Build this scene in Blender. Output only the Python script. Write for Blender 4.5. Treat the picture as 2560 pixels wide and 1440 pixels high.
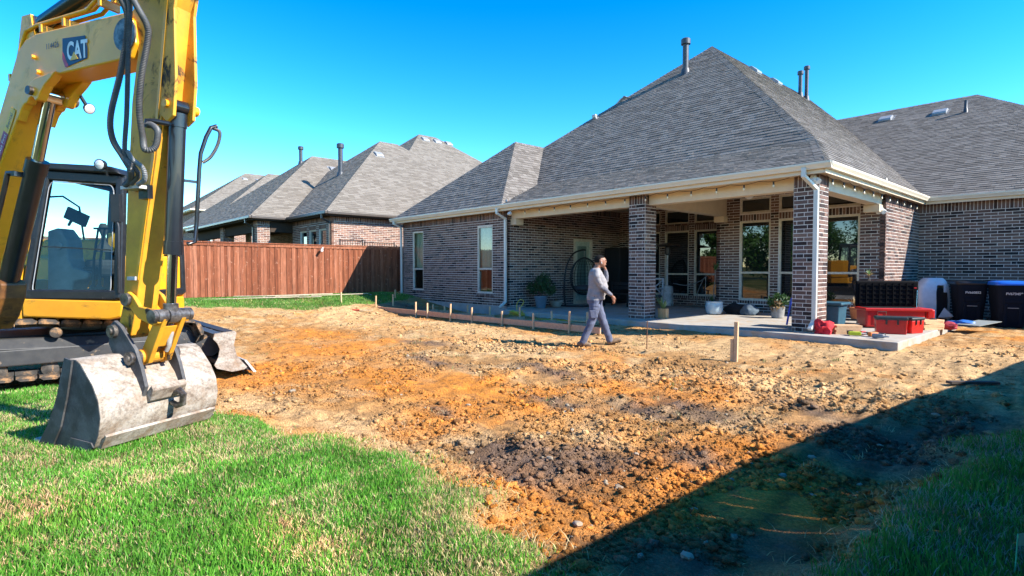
import bpy, bmesh, math, random
import numpy as np
from mathutils import Vector, Matrix, noise as mnoise
from mathutils.kdtree import KDTree

for o in list(bpy.data.objects):
    bpy.data.objects.remove(o)
scene = bpy.context.scene
COL = scene.collection
R = math.radians
random.seed(7)
RNG = np.random.default_rng(11)

# ------------------------------------------------------------------ camera
cam_d = bpy.data.cameras.new('camera')
cam = bpy.data.objects.new('camera', cam_d)
COL.objects.link(cam)
cam.location = (0, 0, 1.23)
cam.rotation_euler = (R(90) - 0.0341, 0, R(48.0))
cam_d.sensor_width = 36
cam_d.lens = 36 * 1380 / 2560
cam_d.clip_start = 0.05
cam_d.clip_end = 6000
scene.camera = cam

# ------------------------------------------------------------------ light
SUN_AZ = R(25)      # measured from +X towards +Y
SUN_EL = R(36)
world = bpy.data.worlds.new('World')
scene.world = world
world.use_nodes = True
wn = world.node_tree
wn.nodes.clear()
w_out = wn.nodes.new('ShaderNodeOutputWorld')
w_bg = wn.nodes.new('ShaderNodeBackground')
w_sky = wn.nodes.new('ShaderNodeTexSky')
w_sky.sky_type = 'NISHITA'
w_sky.sun_disc = False
w_sky.sun_elevation = SUN_EL
w_sky.sun_rotation = R(90) - SUN_AZ
w_sky.altitude = 200
w_sky.air_density = 0.9
w_sky.dust_density = 0.0
w_sky.ozone_density = 2.0
w_hs = wn.nodes.new('ShaderNodeHueSaturation')
w_hs.inputs['Hue'].default_value = 0.494
w_hs.inputs['Saturation'].default_value = 1.24
w_hs.inputs['Value'].default_value = 1.0
w_bg.inputs['Strength'].default_value = 0.086
w_gm = wn.nodes.new('ShaderNodeGamma')
w_gm.inputs['Gamma'].default_value = 1.45
wn.links.new(w_sky.outputs[0], w_gm.inputs['Color'])
wn.links.new(w_gm.outputs[0], w_hs.inputs['Color'])
wn.links.new(w_hs.outputs[0], w_bg.inputs['Color'])
wn.links.new(w_bg.outputs[0], w_out.inputs['Surface'])

sun_d = bpy.data.lights.new('sun', 'SUN')
sun_d.energy = 5.0
sun_d.angle = R(0.5)
sun_d.color = (1.0, 0.93, 0.82)
sun = bpy.data.objects.new('sun', sun_d)
COL.objects.link(sun)
_sd = Vector((math.cos(SUN_EL) * math.cos(SUN_AZ), math.cos(SUN_EL) * math.sin(SUN_AZ), math.sin(SUN_EL)))
sun.rotation_euler = _sd.to_track_quat('Z', 'Y').to_euler()
sun.location = (10, 5, 12)

scene.render.engine = 'CYCLES'
scene.view_settings.view_transform = 'Standard'
scene.view_settings.look = 'None'
scene.view_settings.exposure = 1.3
scene.view_settings.gamma = 1.0
scene.view_settings.use_curve_mapping = False

# ------------------------------------------------------------------ helpers
def V(*a):
    return Vector(a)

class MB:
    """collects geometry; build() links it as one mesh object"""
    def __init__(s):
        s.v = []; s.f = []
    def add(s, vs, fs):
        b = len(s.v)
        s.v.extend([tuple(p) for p in vs])
        s.f.extend([tuple(i + b for i in f) for f in fs])
        return s
    def box(s, x0, x1, y0, y1, z0, z1):
        return s.add([(x0,y0,z0),(x1,y0,z0),(x1,y1,z0),(x0,y1,z0),(x0,y0,z1),(x1,y0,z1),(x1,y1,z1),(x0,y1,z1)],
              [(0,3,2,1),(4,5,6,7),(0,1,5,4),(1,2,6,5),(2,3,7,6),(3,0,4,7)])
    def obox(s, c, ax, ay, az):
        c = Vector(c); ax = Vector(ax); ay = Vector(ay); az = Vector(az)
        vs = [c + ax*i + ay*j + az*k for k in (-1,1) for (i,j) in ((-1,-1),(1,-1),(1,1),(-1,1))]
        return s.add(vs, [(0,3,2,1),(4,5,6,7),(0,1,5,4),(1,2,6,5),(2,3,7,6),(3,0,4,7)])
    def beam(s, p, q, w, h, up=(0,0,1)):
        """box from p to q, w across, h along up"""
        p = Vector(p); q = Vector(q); d = q - p
        a = d.normalized(); u = Vector(up); side = a.cross(u).normalized(); u = side.cross(a).normalized()
        return s.obox((p+q)/2, d/2, side*w/2, u*h/2)
    def prism(s, poly, fr, t0, t1):
        """poly: (a,b) outline; fr(a,b,t)->world"""
        n = len(poly)
        vs = [fr(a,b,t0) for a,b in poly] + [fr(a,b,t1) for a,b in poly]
        fs = [tuple(range(n))[::-1], tuple(range(n,2*n))] + [(i,(i+1)%n,n+(i+1)%n,n+i) for i in range(n)]
        return s.add(vs, fs)
    def tube(s, path, rad, n=10, cap=True):
        P = [Vector(p) for p in path]
        if not hasattr(rad, '__len__'): rad = [rad]*len(P)
        ref = Vector((0,0,1)); vs = []; prev = None
        for i, p in enumerate(P):
            t = (P[min(i+1,len(P)-1)] - P[max(i-1,0)])
            t = t.normalized() if t.length > 1e-9 else Vector((0,0,1))
            if prev is None:
                a = t.orthogonal().normalized()
            else:
                a = (prev - t*prev.dot(t))
                a = a.normalized() if a.length > 1e-6 else t.orthogonal().normalized()
            prev = a; b = t.cross(a)
            for k in range(n):
                an = 2*math.pi*k/n
                vs.append(p + (a*math.cos(an) + b*math.sin(an))*rad[i])
        fs = []
        for i in range(len(P)-1):
            for k in range(n):
                k2 = (k+1)%n
                fs.append((i*n+k, i*n+k2, (i+1)*n+k2, (i+1)*n+k))
        if cap:
            fs.append(tuple(range(n))[::-1]); m = (len(P)-1)*n
            fs.append(tuple(range(m, m+n)))
        return s.add(vs, fs)
    def cyl(s, p, q, r, n=16, r2=None):
        return s.tube([p,q],[r, r if r2 is None else r2], n)
    def lathe(s, prof, c, n=24, axis=(0,0,1), cap=True):
        c = Vector(c); ax = Vector(axis).normalized(); a = ax.orthogonal().normalized(); b = ax.cross(a)
        vs = []
        for r, h in prof:
            for k in range(n):
                an = 2*math.pi*k/n
                vs.append(c + ax*h + (a*math.cos(an)+b*math.sin(an))*r)
        fs = []
        for i in range(len(prof)-1):
            for k in range(n):
                k2 = (k+1)%n
                fs.append((i*n+k, i*n+k2, (i+1)*n+k2, (i+1)*n+k))
        if cap:
            fs.append(tuple(range(n))[::-1]); m=(len(prof)-1)*n
            fs.append(tuple(range(m,m+n)))
        return s.add(vs, fs)
    def loft(s, rings, cap=True):
        n = len(rings[0]); vs = [p for r in rings for p in r]; fs = []
        for i in range(len(rings)-1):
            for k in range(n):
                k2=(k+1)%n
                fs.append((i*n+k,i*n+k2,(i+1)*n+k2,(i+1)*n+k))
        if cap:
            fs.append(tuple(range(n))[::-1]); m=(len(rings)-1)*n
            fs.append(tuple(range(m,m+n)))
        return s.add(vs,fs)
    def blob(s, c, rx, ry, rz, seed=0, rough=.25, sub=2, fr=2.0):
        bm = bmesh.new(); bmesh.ops.create_icosphere(bm, subdivisions=sub, radius=1)
        off = Vector((seed*3.1, seed*1.7, seed*.9)); vs=[]
        for v in bm.verts:
            k = 1 + rough*mnoise.noise(v.co*fr + off)
            vs.append((c[0]+v.co.x*rx*k, c[1]+v.co.y*ry*k, c[2]+v.co.z*rz*k))
        fs = [tuple(x.index for x in f.verts) for f in bm.faces]; bm.free()
        return s.add(vs, fs)
    def build(s, name, mat, parent=None, smooth=None, bevel=0, org=None, fixn=True):
        me = bpy.data.meshes.new(name)
        if org is None:
            p = parent; org = Vector((0,0,0))
            while p is not None:
                org = org + p.location; p = p.parent
        vs = [(a-org[0], b-org[1], c-org[2]) for a,b,c in s.v]
        me.from_pydata(vs, [], s.f)
        if fixn:
            bm = bmesh.new(); bm.from_mesh(me); bmesh.ops.recalc_face_normals(bm, faces=bm.faces); bm.to_mesh(me); bm.free()
        if smooth is not None:
            me.shade_smooth(); me.set_sharp_from_angle(angle=R(smooth))
        if mat: me.materials.append(mat)
        o = bpy.data.objects.new(name, me); COL.objects.link(o)
        if parent is not None: o.parent = parent
        if bevel:
            m = o.modifiers.new('bevel','BEVEL'); m.width = bevel; m.segments = 2; m.limit_method='ANGLE'; m.angle_limit=R(40)
        return o

def mesh_np(name, verts, faces_idx, loop_tot, mat, parent=None, smooth=False):
    """fast mesh from numpy: verts Nx3, faces_idx flat, loop_tot per face"""
    me = bpy.data.meshes.new(name)
    nv=len(verts); nf=len(loop_tot); nl=len(faces_idx)
    me.vertices.add(nv); me.vertices.foreach_set('co', np.asarray(verts,np.float32).ravel())
    me.loops.add(nl); me.loops.foreach_set('vertex_index', np.asarray(faces_idx,np.int32))
    me.polygons.add(nf)
    ls=np.zeros(nf,np.int32); ls[1:]=np.cumsum(loop_tot)[:-1]
    me.polygons.foreach_set('loop_start', ls)
    me.update(calc_edges=True); me.validate()
    if smooth: me.shade_smooth()
    if mat: me.materials.append(mat)
    o=bpy.data.objects.new(name,me); COL.objects.link(o)
    if parent is not None: o.parent=parent
    return o

def tag(o, label=None, cat=None, group=None, kind=None):
    if label: o['label']=label
    if cat: o['category']=cat
    if group: o['group']=group
    if kind: o['kind']=kind
    return o
def thing(name, label, cat, loc=(0,0,0), group=None):
    o = bpy.data.objects.new(name, None); COL.objects.link(o); o.location = loc
    o.empty_display_size=.1
    return tag(o,label,cat,group)

# ------------------------------------------------------------------ materials
def nodes(name):
    m = bpy.data.materials.new(name); m.use_nodes=True
    nt=m.node_tree; b=nt.nodes['Principled BSDF']
    return m, nt, b
def N(nt, t, **kw):
    n=nt.nodes.new(t)
    for k,v in kw.items(): setattr(n,k,v)
    return n
def ramp(nt, src, stops, interp='LINEAR'):
    r=N(nt,'ShaderNodeValToRGB'); r.color_ramp.interpolation=interp
    e=r.color_ramp.elements
    while len(e)<len(stops): e.new(.5)
    for i,(p,c) in enumerate(stops):
        e[i].position=p; e[i].color=(c[0],c[1],c[2],1)
    nt.links.new(src,r.inputs[0]); return r
def noise_tex(nt, scale, detail=4, rough=.6, coord='Object', vec=None, dist=0):
    n=N(nt,'ShaderNodeTexNoise'); n.inputs['Scale'].default_value=scale; n.inputs['Detail'].default_value=detail
    n.inputs['Roughness'].default_value=rough; n.inputs['Distortion'].default_value=dist
    if vec is None:
        tc=N(nt,'ShaderNodeTexCoord'); vec=tc.outputs[coord]
    nt.links.new(vec,n.inputs['Vector']); return n
def mixc(nt, fac, a, b, blend='MIX'):
    m=N(nt,'ShaderNodeMix',data_type='RGBA',blend_type=blend)
    def put(sock, v):
        if hasattr(v,'is_linked') or hasattr(v,'links'): nt.links.new(v,sock)
        elif isinstance(v,(int,float)): sock.default_value=v
        else: sock.default_value=(v[0],v[1],v[2],1)
    put(m.inputs[0],fac); put(m.inputs[6],a); put(m.inputs[7],b)
    return m.outputs[2]
def bump(nt,b,src,strength=.3,dist=.02):
    n=N(nt,'ShaderNodeBump'); n.inputs['Strength'].default_value=strength; n.inputs['Distance'].default_value=dist
    nt.links.new(src,n.inputs['Height']); nt.links.new(n.outputs[0],b.inputs['Normal'])
def pm(name, col, rough=.6, metal=0.0, col2=None, scale=12, lo=.4, hi=.65, bmp=0, spec=.5, coat=0, bscale=None, dirt=None, dlo=.55, dhi=.7, dscale=4):
    m,nt,b=nodes(name)
    b.inputs['Roughness'].default_value=rough; b.inputs['Metallic'].default_value=metal
    b.inputs['Specular IOR Level'].default_value=spec; b.inputs['Coat Weight'].default_value=coat
    if col2 is None: col2=tuple(c*.72 for c in col)
    n=noise_tex(nt,scale,6,.65)
    r=ramp(nt,n.outputs[0],[(lo,col2),(hi,col)])
    out=r.outputs[0]
    if dirt:
        n2=noise_tex(nt,dscale,8,.7,dist=.6)
        r2=ramp(nt,n2.outputs[0],[(dlo,(0,0,0)),(dhi,(1,1,1))])
        out=mixc(nt,r2.outputs[0],out,dirt)
        rr=N(nt,'ShaderNodeMapRange'); rr.inputs[3].default_value=rough; rr.inputs[4].default_value=min(1,rough+.35)
        nt.links.new(r2.outputs[0],rr.inputs[0]); nt.links.new(rr.outputs[0],b.inputs['Roughness'])
    nt.links.new(out,b.inputs['Base Color'])
    if bmp:
        n3=noise_tex(nt,bscale or scale*4,6,.6); bump(nt,b,n3.outputs[0],bmp,.01)
    return m
def island_mat(name, stops, rough=.85, grain=60, gamt=.35, bmp=.4, streak=None, smear=None):
    """per-piece colour (random per island + object random), fine grain"""
    m,nt,b=nodes(name)
    g=N(nt,'ShaderNodeNewGeometry'); oi=N(nt,'ShaderNodeObjectInfo')
    a=N(nt,'ShaderNodeMath',operation='ADD'); nt.links.new(g.outputs['Random Per Island'],a.inputs[0]); nt.links.new(oi.outputs['Random'],a.inputs[1])
    fr=N(nt,'ShaderNodeMath',operation='FRACT'); nt.links.new(a.outputs[0],fr.inputs[0])
    r=ramp(nt,fr.outputs[0],stops)
    geo=g.outputs['Position']
    mp=N(nt,'ShaderNodeMapping'); nt.links.new(geo,mp.inputs['Vector'])
    if streak: mp.inputs['Scale'].default_value=streak
    n=noise_tex(nt,grain,6,.7,vec=mp.outputs[0])
    gr=ramp(nt,n.outputs[0],[(.25,(1-gamt,)*3),(.75,(1+gamt*.5,)*3)])
    c=mixc(nt,1.0,r.outputs[0],gr.outputs[0],'MULTIPLY')
    if smear:
        n2=noise_tex(nt,smear[0],5,.75,vec=geo)
        r2=ramp(nt,n2.outputs[0],[(smear[1],(0,0,0)),(smear[2],(1,1,1))])
        c=mixc(nt,r2.outputs[0],c,smear[3])
    nt.links.new(c,b.inputs['Base Color']); b.inputs['Roughness'].default_value=rough
    b.inputs['Specular IOR Level'].default_value=.25
    bump(nt,b,n.outputs[0],bmp,.006)
    return m

M={}
M['brick']=island_mat('brick',[(0,(.028,.022,.023)),(.16,(.085,.052,.045)),(.4,(.19,.112,.088)),(.62,(.15,.10,.088)),(.85,(.24,.15,.115)),(1,(.06,.043,.042))],.9,55,.5,.5,None,(6,.64,.72,(.46,.43,.41)))
M['mortar']=pm('mortar',(.74,.69,.63),.95,0,(.58,.54,.49),9,.35,.65,.3)
M['brick_far']=island_mat('neighbour_brick',[(0,(.10,.055,.045)),(.3,(.22,.115,.085)),(.6,(.30,.165,.115)),(.85,(.24,.15,.11)),(1,(.14,.08,.065))],.9,40,.35,.4)
M['shingle']=island_mat('shingle',[(0,(.118,.105,.094)),(.3,(.15,.135,.122)),(.55,(.172,.156,.142)),(.8,(.205,.187,.171)),(1,(.132,.116,.106))],.95,120,.35,.8)
M['shingle_far']=island_mat('neighbour_shingle',[(0,(.155,.135,.112)),(.4,(.20,.176,.148)),(.75,(.235,.21,.18)),(1,(.175,.152,.128))],.95,90,.4,.6)
M['trim']=pm('trim_paint',(.66,.55,.39),.5,0,(.58,.48,.34),5,.3,.7,.05)
M['gutter']=pm('gutter_paint',(.70,.62,.48),.35,0,(.62,.55,.42),3,.3,.7)
M['downspout']=pm('downspout_paint',(.62,.60,.53),.38,0,(.52,.50,.44),3,.3,.7)
M['gutter_dark']=pm('brown_gutter_paint',(.07,.055,.045),.4)
M['matte_brown']=pm('matte_brown_paint',(.06,.045,.036),.95,0,(.045,.034,.028),6,.3,.7,0,.05)
M['winframe']=pm('window_frame',(.62,.56,.44),.45)
M['white']=pm('white_paint',(.75,.75,.72),.45)
M['concrete']=pm('concrete',(.40,.375,.335),.9,0,(.27,.25,.22),3,.3,.7,.3,.3,0,60,(.36,.25,.15),.50,.70,2.2)
M['found']=pm('foundation',(.36,.34,.31),.9,0,(.24,.22,.2),4,.3,.7,.3)
M['black']=pm('black_plastic',(.012,.012,.014),.45,0,(.02,.02,.022),20,.3,.7,.05)
M['dark_metal']=pm('dark_metal',(.03,.031,.034),.4,.4,(.05,.047,.045),8)
M['iron']=pm('black_iron',(.015,.015,.017),.5,.2)
M['vent']=pm('roof_vent',(.36,.37,.38),.45,.3,(.28,.29,.3))
M['pipe']=pm('vent_pipe',(.055,.065,.08),.5,.2)
def fence_mat():
    return island_mat('cedar_stain',[(0,(.17,.046,.018)),(.3,(.22,.066,.028)),(.6,(.28,.09,.04)),(.85,(.34,.13,.07)),(1,(.20,.055,.023))],.75,22,.75,.4,(1.5,1.5,.10),(8,.60,.72,(.40,.21,.14)))
M['fence']=fence_mat()
M['lumber']=island_mat('lumber',[(0,(.55,.33,.17)),(.5,(.64,.42,.24)),(1,(.58,.36,.2))],.7,30,.25,.15,(1,1,1))
M['form']=island_mat('form_board',[(0,(.52,.28,.17)),(1,(.58,.33,.21))],.75,18,.3,.15)
def glass_dark():
    m,nt,b=nodes('window_glass'); b.inputs['Base Color'].default_value=(.006,.008,.009,1)  # near-black base puts the darkness of the unlit rooms into the glass
    b.inputs['Roughness'].default_value=.015; b.inputs['IOR'].default_value=1.8
    n=noise_tex(nt,1.2,2,.5); bump(nt,b,n.outputs[0],.02,.02)
    return m
M['glass']=glass_dark()
def glass_clear(name,tint=(1,1,1),ref=.12):
    m,nt,b=nodes(name); nt.nodes.remove(b)
    out=[n for n in nt.nodes if n.type=='OUTPUT_MATERIAL'][0]
    t=N(nt,'ShaderNodeBsdfTransparent'); t.inputs[0].default_value=(*tint,1)
    g=N(nt,'ShaderNodeBsdfGlossy'); g.inputs['Roughness'].default_value=.02
    lw=N(nt,'ShaderNodeFresnel'); lw.inputs[0].default_value=1.5
    ad=N(nt,'ShaderNodeMath',operation='ADD'); ad.inputs[1].default_value=ref*.5; nt.links.new(lw.outputs[0],ad.inputs[0])
    mx=N(nt,'ShaderNodeMixShader'); nt.links.new(ad.outputs[0],mx.inputs[0]); nt.links.new(t.outputs[0],mx.inputs[1]); nt.links.new(g.outputs[0],mx.inputs[2])
    nt.links.new(mx.outputs[0],out.inputs['Surface']); return m
M['pane']=glass_clear('clear_glass',(.8,.9,.85),.06)
M['cabglass']=glass_clear('cab_glass',(.68,.78,.75),0.0)
M['curtain']=pm('curtain',(.62,.64,.56),.9,0,(.5,.53,.46),14)

# noise on numpy arrays -------------------------------------------------
def _hash(ix,iy,seed):
    h=(ix.astype(np.int64)*374761393+iy.astype(np.int64)*668265263+seed*1274126177)&0xFFFFFFFF
    h=((h^(h>>13))*1274126177)&0xFFFFFFFF
    return ((h^(h>>16))&0xFFFF)/65535.0
def vnoise(x,y,seed=0):
    x=np.asarray(x,float); y=np.asarray(y,float)
    ix=np.floor(x); iy=np.floor(y); fx=x-ix; fy=y-iy; fx=fx*fx*(3-2*fx); fy=fy*fy*(3-2*fy)
    ix=ix.astype(np.int64); iy=iy.astype(np.int64)
    a=_hash(ix,iy,seed); b=_hash(ix+1,iy,seed); c=_hash(ix,iy+1,seed); d=_hash(ix+1,iy+1,seed)
    return (a*(1-fx)+b*fx)*(1-fy)+(c*(1-fx)+d*fx)*fy
def fbm(x,y,seed=0,oct=4,gain=.5):
    t=0;a=1;s=0
    for i in range(oct):
        t=t+a*vnoise(x*2**i+17.3*i,y*2**i-9.1*i,seed+i); s+=a; a*=gain
    return t/s
def sstep(a,b,x):
    t=np.clip((np.asarray(x,float)-a)/(b-a),0,1); return t*t*(3-2*t)
def seg_dist(px,py,poly):
    """signed-ish distance to polygon (negative inside)"""
    px=np.asarray(px,float);py=np.asarray(py,float); d=np.full(px.shape,1e9); ins=np.zeros(px.shape,bool)
    n=len(poly)
    for i in range(n):
        ax,ay=poly[i];bx,by=poly[(i+1)%n]
        vx,vy=bx-ax,by-ay;wx,wy=px-ax,py-ay
        t=np.clip((wx*vx+wy*vy)/(vx*vx+vy*vy+1e-12),0,1)
        d=np.minimum(d,np.hypot(wx-t*vx,wy-t*vy))
        cond=((ay>py)!=(by>py))&(px<(bx-ax)*(py-ay)/((by-ay) if by!=ay else 1e-12)+ax)
        ins^=cond
    return np.where(ins,-d,d)
# ================================================================== ground
LAWN_L=[(-9.6,-1.9),(-8.72,-1.08),(-7.87,-.14),(-7.96,.35),(-6.95,.89),(-5.86,1.4),(-5.07,1.58),(-4.34,1.68),(-3.76,1.97),(-3.35,2.13),(-2.93,1.96),(-2.49,2.02),(-2.19,1.88),(-1.78,1.81),(-1.56,1.73),(-1.42,1.3),(-1.3,-.6),(-.3,-2.2),(.7,-3),(.7,-22),(-19,-22),(-19,-4)]
LAWN_R=[(-.40,6.5),(-.51,6.02),(-.75,5.38),(-.8,4.36),(-.92,3.36),(-.86,2.86),(-.9,2.51),(-.72,1.2),(.2,.2),(.72,.2),(.72,10.5),(0,9.5)]
LAWN_F=[(-20.3,-22),(-19,-22),(-18.6,-4),(-18.1,3.39),(-17.58,4.95),(-16.84,6.58),(-17.37,8.4),(-17.42,10.1),(-18.2,11.4),(-20.3,11.4)]
def wob(x,y):
    return (fbm(x*2.2,y*2.2,31,4)-.5)*.55
def lawn_d(x,y):
    w=wob(x,y)
    return np.minimum(np.minimum(seg_dist(x,y,LAWN_L)+w, seg_dist(x,y,LAWN_R)+w), seg_dist(x,y,LAWN_F)+w*.8)
def yard_mask(x,y):
    return sstep(-20.4,-20.1,x)*(1-sstep(.75,.9,x))*sstep(-5,-3.5,y)*(1-sstep(19,19.5,y))
SOIL=[('o',-9.75,4.1,1.6,.9),('o',-8.0,2.5,1.1,.8),('o',-6.3,3.7,1.3,.7),('o',-4.8,4.1,1.1,.55),('o',-2.06,3.35,.5,1.1),('o',-1.78,2.06,.4,.35),('o',-1.4,3.4,.45,.9),('o',-2.4,2.1,.35,.25),('o',-12.3,5.0,1.6,.7),('o',-2.0,4.3,.35,.9),('o',-8.3,2.0,.8,.5),
 ('p',-16.7,7.6,2.6,.9),('p',-12.9,8.4,2.4,.5),('p',-5.6,9.4,2.6,.7),('p',-9.5,8.0,2.4,.6),('p',-2.42,5.3,.32,.42),('p',-2.7,10.2,1.2,.8),('p',-2.7,7.3,1.1,.8),('p',-6.15,2.0,.9,.3),('p',-4.6,2.3,1.0,.25),('p',-14,6.6,2,.6),('p',-7.6,6.6,2.2,.6),('p',-1.5,10.5,1.2,2),
 ('d',-3.3,2.85,.45,.3),('d',-2.8,2.75,.45,.35),('d',-2.64,3.2,.45,.4),('d',-1.45,5.3,.5,.9),('d',-1.53,2.4,.3,.35),('d',-1.1,5.4,.4,.8),('d',-1.0,6.6,.4,.9),('d',-1.25,2.9,.25,.3),('d',-4.6,3.15,.3,.12),('d',-3.4,4.9,.5,.2),('d',-15.5,9.9,3,.5),('d',-4.2,4.5,.5,.16),('d',-3.0,5.3,.6,.2),('d',-5.6,5.6,.7,.2),('d',-2.2,6.3,.5,.25),('d',-7.2,4.9,.8,.2),('d',-2.2,3.9,.3,.25),('d',-9.2,5.9,.9,.2)]
CO={'o':(.57,.21,.033),'p':(.60,.385,.185),'d':(.15,.10,.072),'m':(.47,.25,.092)}
CAMX=np.array([0.,0.])
def soil_col(x,y):
    x=np.asarray(x,float);y=np.asarray(y,float)
    base=np.array(CO['m'])
    n1=fbm(x*.9,y*.9,3,4)[...,None]; n2=fbm(x*2.7,y*2.7,5,4)[...,None]; n3=fbm(x*11,y*11,8,3)[...,None]
    c=base*(1+ (n1-.5)*.9)
    c=c*(1-sstep(.52,.68,n2))+np.array(CO['p'])*.85*sstep(.52,.68,n2)
    c=c*(1-.8*sstep(.56,.7,n1))+np.array(CO['o'])*.8*sstep(.56,.7,n1)
    wx=(fbm(x*1.6,y*1.6,12,4)-.5)*.9; wy=(fbm(x*1.6+9,y*1.6,13,4)-.5)*.9
    for t,cx,cy,rx,ry in SOIL:
        s=min(1,max(rx,ry))
        q=((x+wx*s-cx)/rx)**2+((y+wy*s-cy)/ry)**2
        w=(np.exp(-q*1.1)*1.25).clip(0,1)[...,None]*(.55+.6*n3)
        w=np.clip(w,0,1)
        c=c*(1-w)+np.array(CO[t])*w
    gs=fbm(x*15+y*1.5,y*1.1,120,3)[...,None]*sstep(-4.6,-3.4,x)[...,None]+.5*(1-sstep(-4.6,-3.4,x)[...,None])
    c=c*(1+(gs-.5)*1.1)
    sp=sstep(.60,.72,fbm(x*17,y*17,21,3))[...,None]
    c=c*(1-.55*sp)+np.array((.12,.07,.04))*.55*sp
    return c*(.84+.6*n3)
def gz0(x,y):
    x=np.asarray(x,float);y=np.asarray(y,float)
    dl=seg_dist(x,y,LAWN_L)+wob(x,y); dr=seg_dist(x,y,LAWN_R)+wob(x,y)
    z=np.full(x.shape,-.24)
    z=z+sstep(.5,-.25,dl)*.18
    z=np.maximum(z,-.24+sstep(.4,-.1,dr)*.13)
    z=z+sstep(8.9,10.7,y)*.11*sstep(-13.5,-12,x)
    z=z+sstep(-14.8,-19.4,x)*.50*(1-sstep(13,20,y)*.3)
    z=z+np.clip(-22-x,0,45)*.036
    z=np.where(x>1.2,-.08,z)
    return z
def gz(x,y):
    x=np.asarray(x,float);y=np.asarray(y,float)
    z=gz0(x,y); ym=yard_mask(x,y); ld=lawn_d(x,y)
    dm=ym*sstep(-.02,.22,ld)
    r=(fbm(x*.8,y*.8,41,3)-.5)*.10+(fbm(x*3.3,y*3.3,44,3)-.5)*.075+(fbm(x*10,y*10,47,3)-.5)*.036
    ridged=np.abs(fbm(x*5,y*5,50,3)-.5)*-.09+.018
    dark=0
    for t,cx,cy,rx,ry in SOIL:
        if t=='d': dark=dark+np.exp(-(((x-cx)/rx)**2+((y-cy)/ry)**2))
    r=r+ridged+np.clip(dark,0,1)*((fbm(x*9,y*9,60,3)-.5)*.07+.0)
    # machine ruts running up the yard on the right
    for cx in (-1.22,-1.95,-3.9,-5.3):
        if cx<-3: x_=x+ .12*(y-4); 
        else: x_=x
        u=x_-cx-.05*np.sin(y*.7); band=sstep(.24,.17,np.abs(u))*sstep(1.2,1.8,y)*(1-sstep(6.2,7.4,y))
        r=r*(1-.45*band)+band*(-.022+.010*np.sign(np.sin(y*2*math.pi/.145))*np.abs(np.sin(y*2*math.pi/.145))**.6)+ .024*np.exp(-((np.abs(u)-.26)/.045)**2)*sstep(1.2,1.8,y)*(1-sstep(6.2,7.4,y))
    sc_=(fbm(x*15+y*1.5,y*1.1,120,3)-.5)*.05*sstep(-4.6,-3.4,x)*sstep(1.6,2.4,y)+(fbm((x*.8-y*.6)*2.0,(x*.6+y*.8)*13,123,3)-.5)*.035*(1-sstep(-4.8,-3.4,x))
    r=r+sc_
    pad_=sstep(-2.15,-1.85,x)*(1-sstep(-1.0,-.8,x))*sstep(1.5,2.0,y)*(1-sstep(3.7,4.3,y))
    r=r*(1-.68*pad_)
    # calmer near slab and house
    calm=1-.45*sstep(7.5,9.5,y)
    z=z+r*dm*calm
    z=z+(1-dm)*ym*((fbm(x*6,y*6,70,2)-.5)*.02)
    return z
def coords(a,b,step,far):
    inner=np.arange(a,b+1e-6,step); out=[]; d=step
    x=0
    while x<far:
        d=min(d*1.35,400); x+=d; out.append(x)
    out=np.array(out); return np.concatenate([(a-out)[::-1],inner,b+out])
def soil_material():
    m,nt,b=nodes('soil_and_turf')
    at=N(nt,'ShaderNodeAttribute',attribute_name='tint'); g=N(nt,'ShaderNodeNewGeometry')
    n=noise_tex(nt,38,8,.7,vec=g.outputs['Position']); gr=ramp(nt,n.outputs[0],[(.28,(.5,.5,.5)),(.72,(1.35,1.35,1.35))])
    c=mixc(nt,1.0,at.outputs['Color'],gr.outputs[0],'MULTIPLY')
    vo=N(nt,'ShaderNodeTexVoronoi'); vo.inputs['Scale'].default_value=70; nt.links.new(g.outputs['Position'],vo.inputs['Vector'])
    rr=ramp(nt,vo.outputs['Distance'],[(.0,(1.12,)*3),(.55,(.82,)*3)]); c=mixc(nt,1.0,c,rr.outputs[0],'MULTIPLY')
    nt.links.new(c,b.inputs['Base Color']); b.inputs['Roughness'].default_value=.97; b.inputs['Specular IOR Level'].default_value=.15
    n2=noise_tex(nt,26,10,.75,vec=g.outputs['Position'])
    ad=N(nt,'ShaderNodeMath',operation='SUBTRACT'); nt.links.new(n2.outputs[0],ad.inputs[0]); 
    ml=N(nt,'ShaderNodeMath',operation='MULTIPLY'); ml.inputs[1].default_value=.35; nt.links.new(vo.outputs['Distance'],ml.inputs[0]); nt.links.new(ml.outputs[0],ad.inputs[1])
    bump(nt,b,ad.outputs[0],.9,.032)
    return m
M['soil']=soil_material()
def set_tint(o,cols):
    a=o.data.color_attributes.new('tint','FLOAT_COLOR','POINT')
    rgba=np.ones((len(cols),4),np.float32); rgba[:,:3]=cols
    a.data.foreach_set('color',rgba.ravel())
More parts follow.
